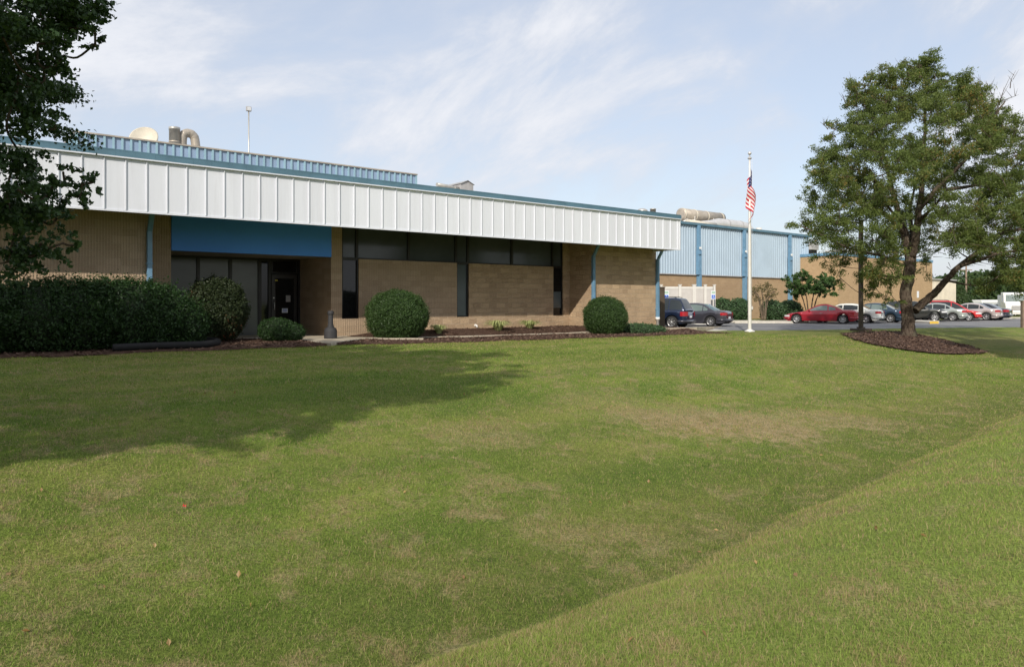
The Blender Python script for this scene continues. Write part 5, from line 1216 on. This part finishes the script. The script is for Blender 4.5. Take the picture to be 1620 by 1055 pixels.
for nm, c, mt in [('navy_paint', (0.008, 0.018, 0.05), .3), ('charcoal_paint', (0.055, 0.055, 0.068), .4), ('red_paint', (0.33, 0.010, 0.022), .2), ('white_car_paint', (0.74, 0.74, 0.68), 0), ('slate_paint', (0.022, 0.045, 0.075), .3), ('black_paint', (0.012, 0.014, 0.013), .1), ('silver_paint', (0.42, 0.45, 0.42), .5), ('scarlet_paint', (0.50, 0.015, 0.015), .1), ('beige_paint', (0.50, 0.44, 0.42), .4), ('midnight_paint', (0.03, 0.035, 0.05), .3), ('cream_paint', (0.68, 0.64, 0.56), 0)]: paint(nm, c, mt)
HD = R(180-34)
def place(xw, yw, wheelx, side, Wd, hd, ex=0, z=PK):
    """put the near side wheel at photo x,y: wheelx local x of that wheel, side +1 left / -1 right"""
    h_ = ZC-z; Yp = h_*FPX/(yw-HOR); X = (xw-810)/FPX*Yp; c, s_ = math.cos(hd), math.sin(hd); ly = side*(Wd/2-.02)
    return Vector((X-(c*wheelx-s_*ly), Yp-(s_*wheelx+c*ly), z))
G1 = 'cars parked in the lot'
def carw(name, xw, yw, hd, front, paintm, label, L_, Wd, H, style, near_left, **k):
    h2 = L_/2; wx = (h2-.88) if front else (-(h2-.95) if style != 'suv' else -(h2-.85))
    return car(name, place(xw, yw, wx, 1 if near_left else -1, Wd, hd), hd, paintm, label, L_, Wd, H, style, G1, **k)
carw('parked_car', 1062, 519.6, HD, False, 'navy_paint', 'dark navy SUV with its tail out beside the building corner', 4.6, 1.84, 1.78, 'suv', True, wr=.36, clad='charcoal_paint', rack=True)
carw('parked_car', 1123.5, 516.6, HD, False, 'charcoal_paint', 'charcoal grey sedan parked right of the navy SUV', 4.8, 1.82, 1.47, 'sedan', True, glassm='car_glass_light')
carw('parked_car', 1333, 512.5, R(180-31), False, 'red_paint', 'red low coupe, leftmost of the row beyond the lamp post', 4.9, 1.80, 1.39, 'coupe', True, glassm='car_glass_light')
carw('parked_car', 1369.5, 511.5, R(180-37), False, 'white_car_paint', 'white sedan between the red coupe and the dark blue car', 5.0, 1.85, 1.42, 'sedan', True)
carw('parked_car', 1408, 510.6, R(180-42), False, 'slate_paint', 'dark slate blue sedan just left of the tree trunk', 4.6, 1.8, 1.46, 'sedan', True, glassm='car_glass_light')
carw('parked_car', 1479, 508.8, R(-27), True, 'black_paint', 'black crossover facing right, just right of the tree trunk', 4.6, 1.85, 1.60, 'suv', False, wr=.34)
carw('parked_car', 1507, 508.0, R(180-36), False, 'silver_paint', 'silver green sedan with its tail beside the black crossover', 4.7, 1.8, 1.45, 'sedan', True)
carw('parked_car', 1533, 508.0, R(-30), True, 'scarlet_paint', 'bright red minivan facing right with dark windows', 4.9, 1.9, 1.66, 'van', False, rack=True)
carw('parked_car', 1560, 507.0, R(180-44), False, 'beige_paint', 'pale beige sedan right of the red minivan', 4.6, 1.8, 1.45, 'sedan', True)
carw('parked_car', 1574, 506.4, R(180-46), False, 'midnight_paint', 'dark sedan at the right end of the car row', 4.7, 1.82, 1.44, 'sedan', True)
carw('parked_car', 1560, 500.0, R(180-30), True, 'cream_paint', 'cream car standing behind the right end of the car row', 4.6, 1.8, 1.42, 'sedan', True)

# white camper trailer, motorhome and truck
def boxv(name, x0, x1, yt, yb, Yp, label, cat, cabin=None, hd=R(8)):
    q = FPX/Yp; L_ = (x1-x0)/q; h = (yb-yt)/q; z0 = ZC-(yb-HOR)/q
    r = empty(name, ((x0+x1)/2/q-810/q, Yp, z0), hd, label, cat)
    b = MB().box(-L_/2, L_/2, -1.15, 1.15, .5, h).build('body', 'white_paint', r, bevel=.12)
    for t in (-.28, .02, .3): MB().box(L_*t-.35, L_*t+.35, -1.165, -1.152, h*.55, h*.78).build('window', 'car_glass', r)
    MB().box(-L_/2+.1, L_/2-.1, -1.163, -1.152, h*.38, h*.42).build('stripe', 'grey_box', r)
    for t in (-.2, .22):
        MB().lathe([(0, -.1), (.36, -.1), (.38, 0), (.36, .1), (0, .1)], 18, (L_*t, -1.05, .36), 'y').build('wheel', 'black_rubber', r)
    return r
boxv('camper_trailer', 1541, 1570, 474.5, 494, 92, 'white camper trailer with small windows behind the cars', 'trailer')
boxv('motorhome', 1566, 1597, 477, 497, 86, 'cream motorhome between the camper trailer and the white truck', 'motorhome')
Yp = 74; q = FPX/Yp; r = empty('white_truck', wp(1606, Yp, -.3), R(-118), 'large white truck facing the camera at the right edge', 'truck')
tb_ = MB(); prof = [(2.6, .5), (2.65, 1.15), (2.45, 1.45), (1.2, 1.55), (.95, 2.35), (.7, 2.5), (-1.2, 2.55), (-1.2, .5)]
tb_.add([(a, -1.1, z) for a, z in prof]+[(a, 1.1, z) for a, z in prof], [tuple(range(8)), tuple(range(15, 7, -1))]+[(i, (i+1) % 8, 8+(i+1) % 8, 8+i) for i in range(8)]); tb_.build('cab', 'white_paint', r, bevel=.05)
MB().box(-6.0, -1.35, -.9, .9, .8, 2.3).build('box_body', 'white_paint', r, bevel=.04)
MB().add([(1.205, -.95, 1.62), (1.205, .95, 1.62), (1.0, .92, 2.30), (1.0, -.92, 2.30)], [(0, 1, 2, 3)]).build('windshield', 'car_glass_light', r)
MB().box(2.652, 2.67, -.6, .6, .75, 1.2).build('grille', 'grey_box', r); MB().box(2.6, 2.8, -1.15, 1.15, .35, .6).build('bumper', 'bright_steel', r)
for sg in (-1, 1):
    MB().box(2.655, 2.675, sg*.9-.15, sg*.9+.15, .8, 1.0).build('headlight', 'lamp_clear', r); MB().box(0, .9, sg*1.105-.005, sg*1.105+.005, 1.6, 2.2).build('side_window', 'car_glass', r)
    for x in (1.7, -5.6): MB().lathe([(0, -.14), (.42, -.14), (.48, 0), (.42, .14), (0, .14)], 18, (x, sg*1.0, .48), 'y').build('wheel', 'black_rubber', r)

# ------------------------------------------------------------------ grass blades
def inpoly(poly, X, Y):
    c = np.zeros(len(X), bool); j = len(poly)-1
    for i in range(len(poly)):
        xi, yi = poly[i]; xj, yj = poly[j]
        c ^= ((yi > Y) != (yj > Y)) & (X < (xj-xi)*(Y-yi)/(yj-yi+1e-12)+xi); j = i
    return c
NBL = 800000
th = rng.uniform(R(-43), R(43), NBL); rr = 2.5*np.exp(rng.uniform(0, 1, NBL)*math.log(34/2.5)); X = rr*np.sin(th); Y = rr*np.cos(th)
s_, n_ = sn_of(X, Y); keep = (n_ > edge_n(s_)+.02)
keep &= ~inpoly(ringp, s_, n_); keep &= ~((Y > yline(NEAR_EDGE, X)-.05) & (s_ > 24) & (n_ < 8.6))
X, Y, rr = X[keep], Y[keep], rr[keep]; n = len(X); Z = G(X, Y)-.004
clumpn = (np.sin(X*9.1+np.sin(Y*7.3)*2)+np.sin(Y*8.3+np.sin(X*6.1)*2)+np.sin(X*2.3+1)*np.sin(Y*2.9))/3
w = np.maximum(.0022, rr*.00050)*rng.uniform(.7, 1.3, n); hgt = (.014+.018*rng.random(n)+.008*clumpn)*(1+rr*.008)
tall = rng.random(n) < .05; hgt = np.where(tall, hgt*1.8, hgt); w = np.where(tall, w*1.25, w)
a = rng.uniform(0, 2*math.pi, n); lean = hgt*rng.uniform(.2, 1.1, n); b = rng.uniform(0, 2*math.pi, n)
dx, dy = np.cos(a)*w/2, np.sin(a)*w/2; lx, ly = np.cos(b)*lean, np.sin(b)*lean
p0 = np.stack([X-dx, Y-dy, Z], 1); p1 = np.stack([X+dx, Y+dy, Z], 1)
m0 = np.stack([X-dx*.8+lx*.35, Y-dy*.8+ly*.35, Z+hgt*.65], 1); m1 = np.stack([X+dx*.8+lx*.35, Y+dy*.8+ly*.35, Z+hgt*.65], 1); tp_ = np.stack([X+lx, Y+ly, Z+hgt], 1)
V = np.stack([p0, p1, m0, m1, tp_], 1).reshape(-1, 3); i = np.arange(n)*5
F = np.concatenate([np.stack([i, i+1, i+3], 1), np.stack([i, i+3, i+2], 1), np.stack([i+2, i+3, i+4], 1)])
o = npmesh('grass', V, F, 'grass_blade', None, np.repeat(rng.random(n), 5)); tag(o, 'short mown grass with dry straw patches across the lawn', 'grass', kind='stuff')

# a few dropped leaves lying in the lawn
nlv = 180; rr2 = 3.0+rng.random(nlv)**1.3*20; th2 = rng.uniform(R(-42), R(40), nlv); X2 = rr2*np.sin(th2); Y2 = rr2*np.cos(th2); s2_, n2_ = sn_of(X2, Y2)
k2 = n2_ > edge_n(s2_)+.3; C2 = np.stack([X2, Y2, G(X2, Y2)+.022], 1)[k2]
leaf_mat('leaf_fallen', (0.16, 0.08, 0.03), (0.38, 0.26, 0.10), trans=0.1)
v, f, tt = leaves(C2, .045, aspect=.6, normals=np.tile([0, 0, 1.0], (len(C2), 1)))
o = npmesh('fallen_leaves', v, f, 'leaf_fallen', None, tt); tag(o, 'scattered tan fallen leaves in the lawn', 'leaves', kind='stuff')
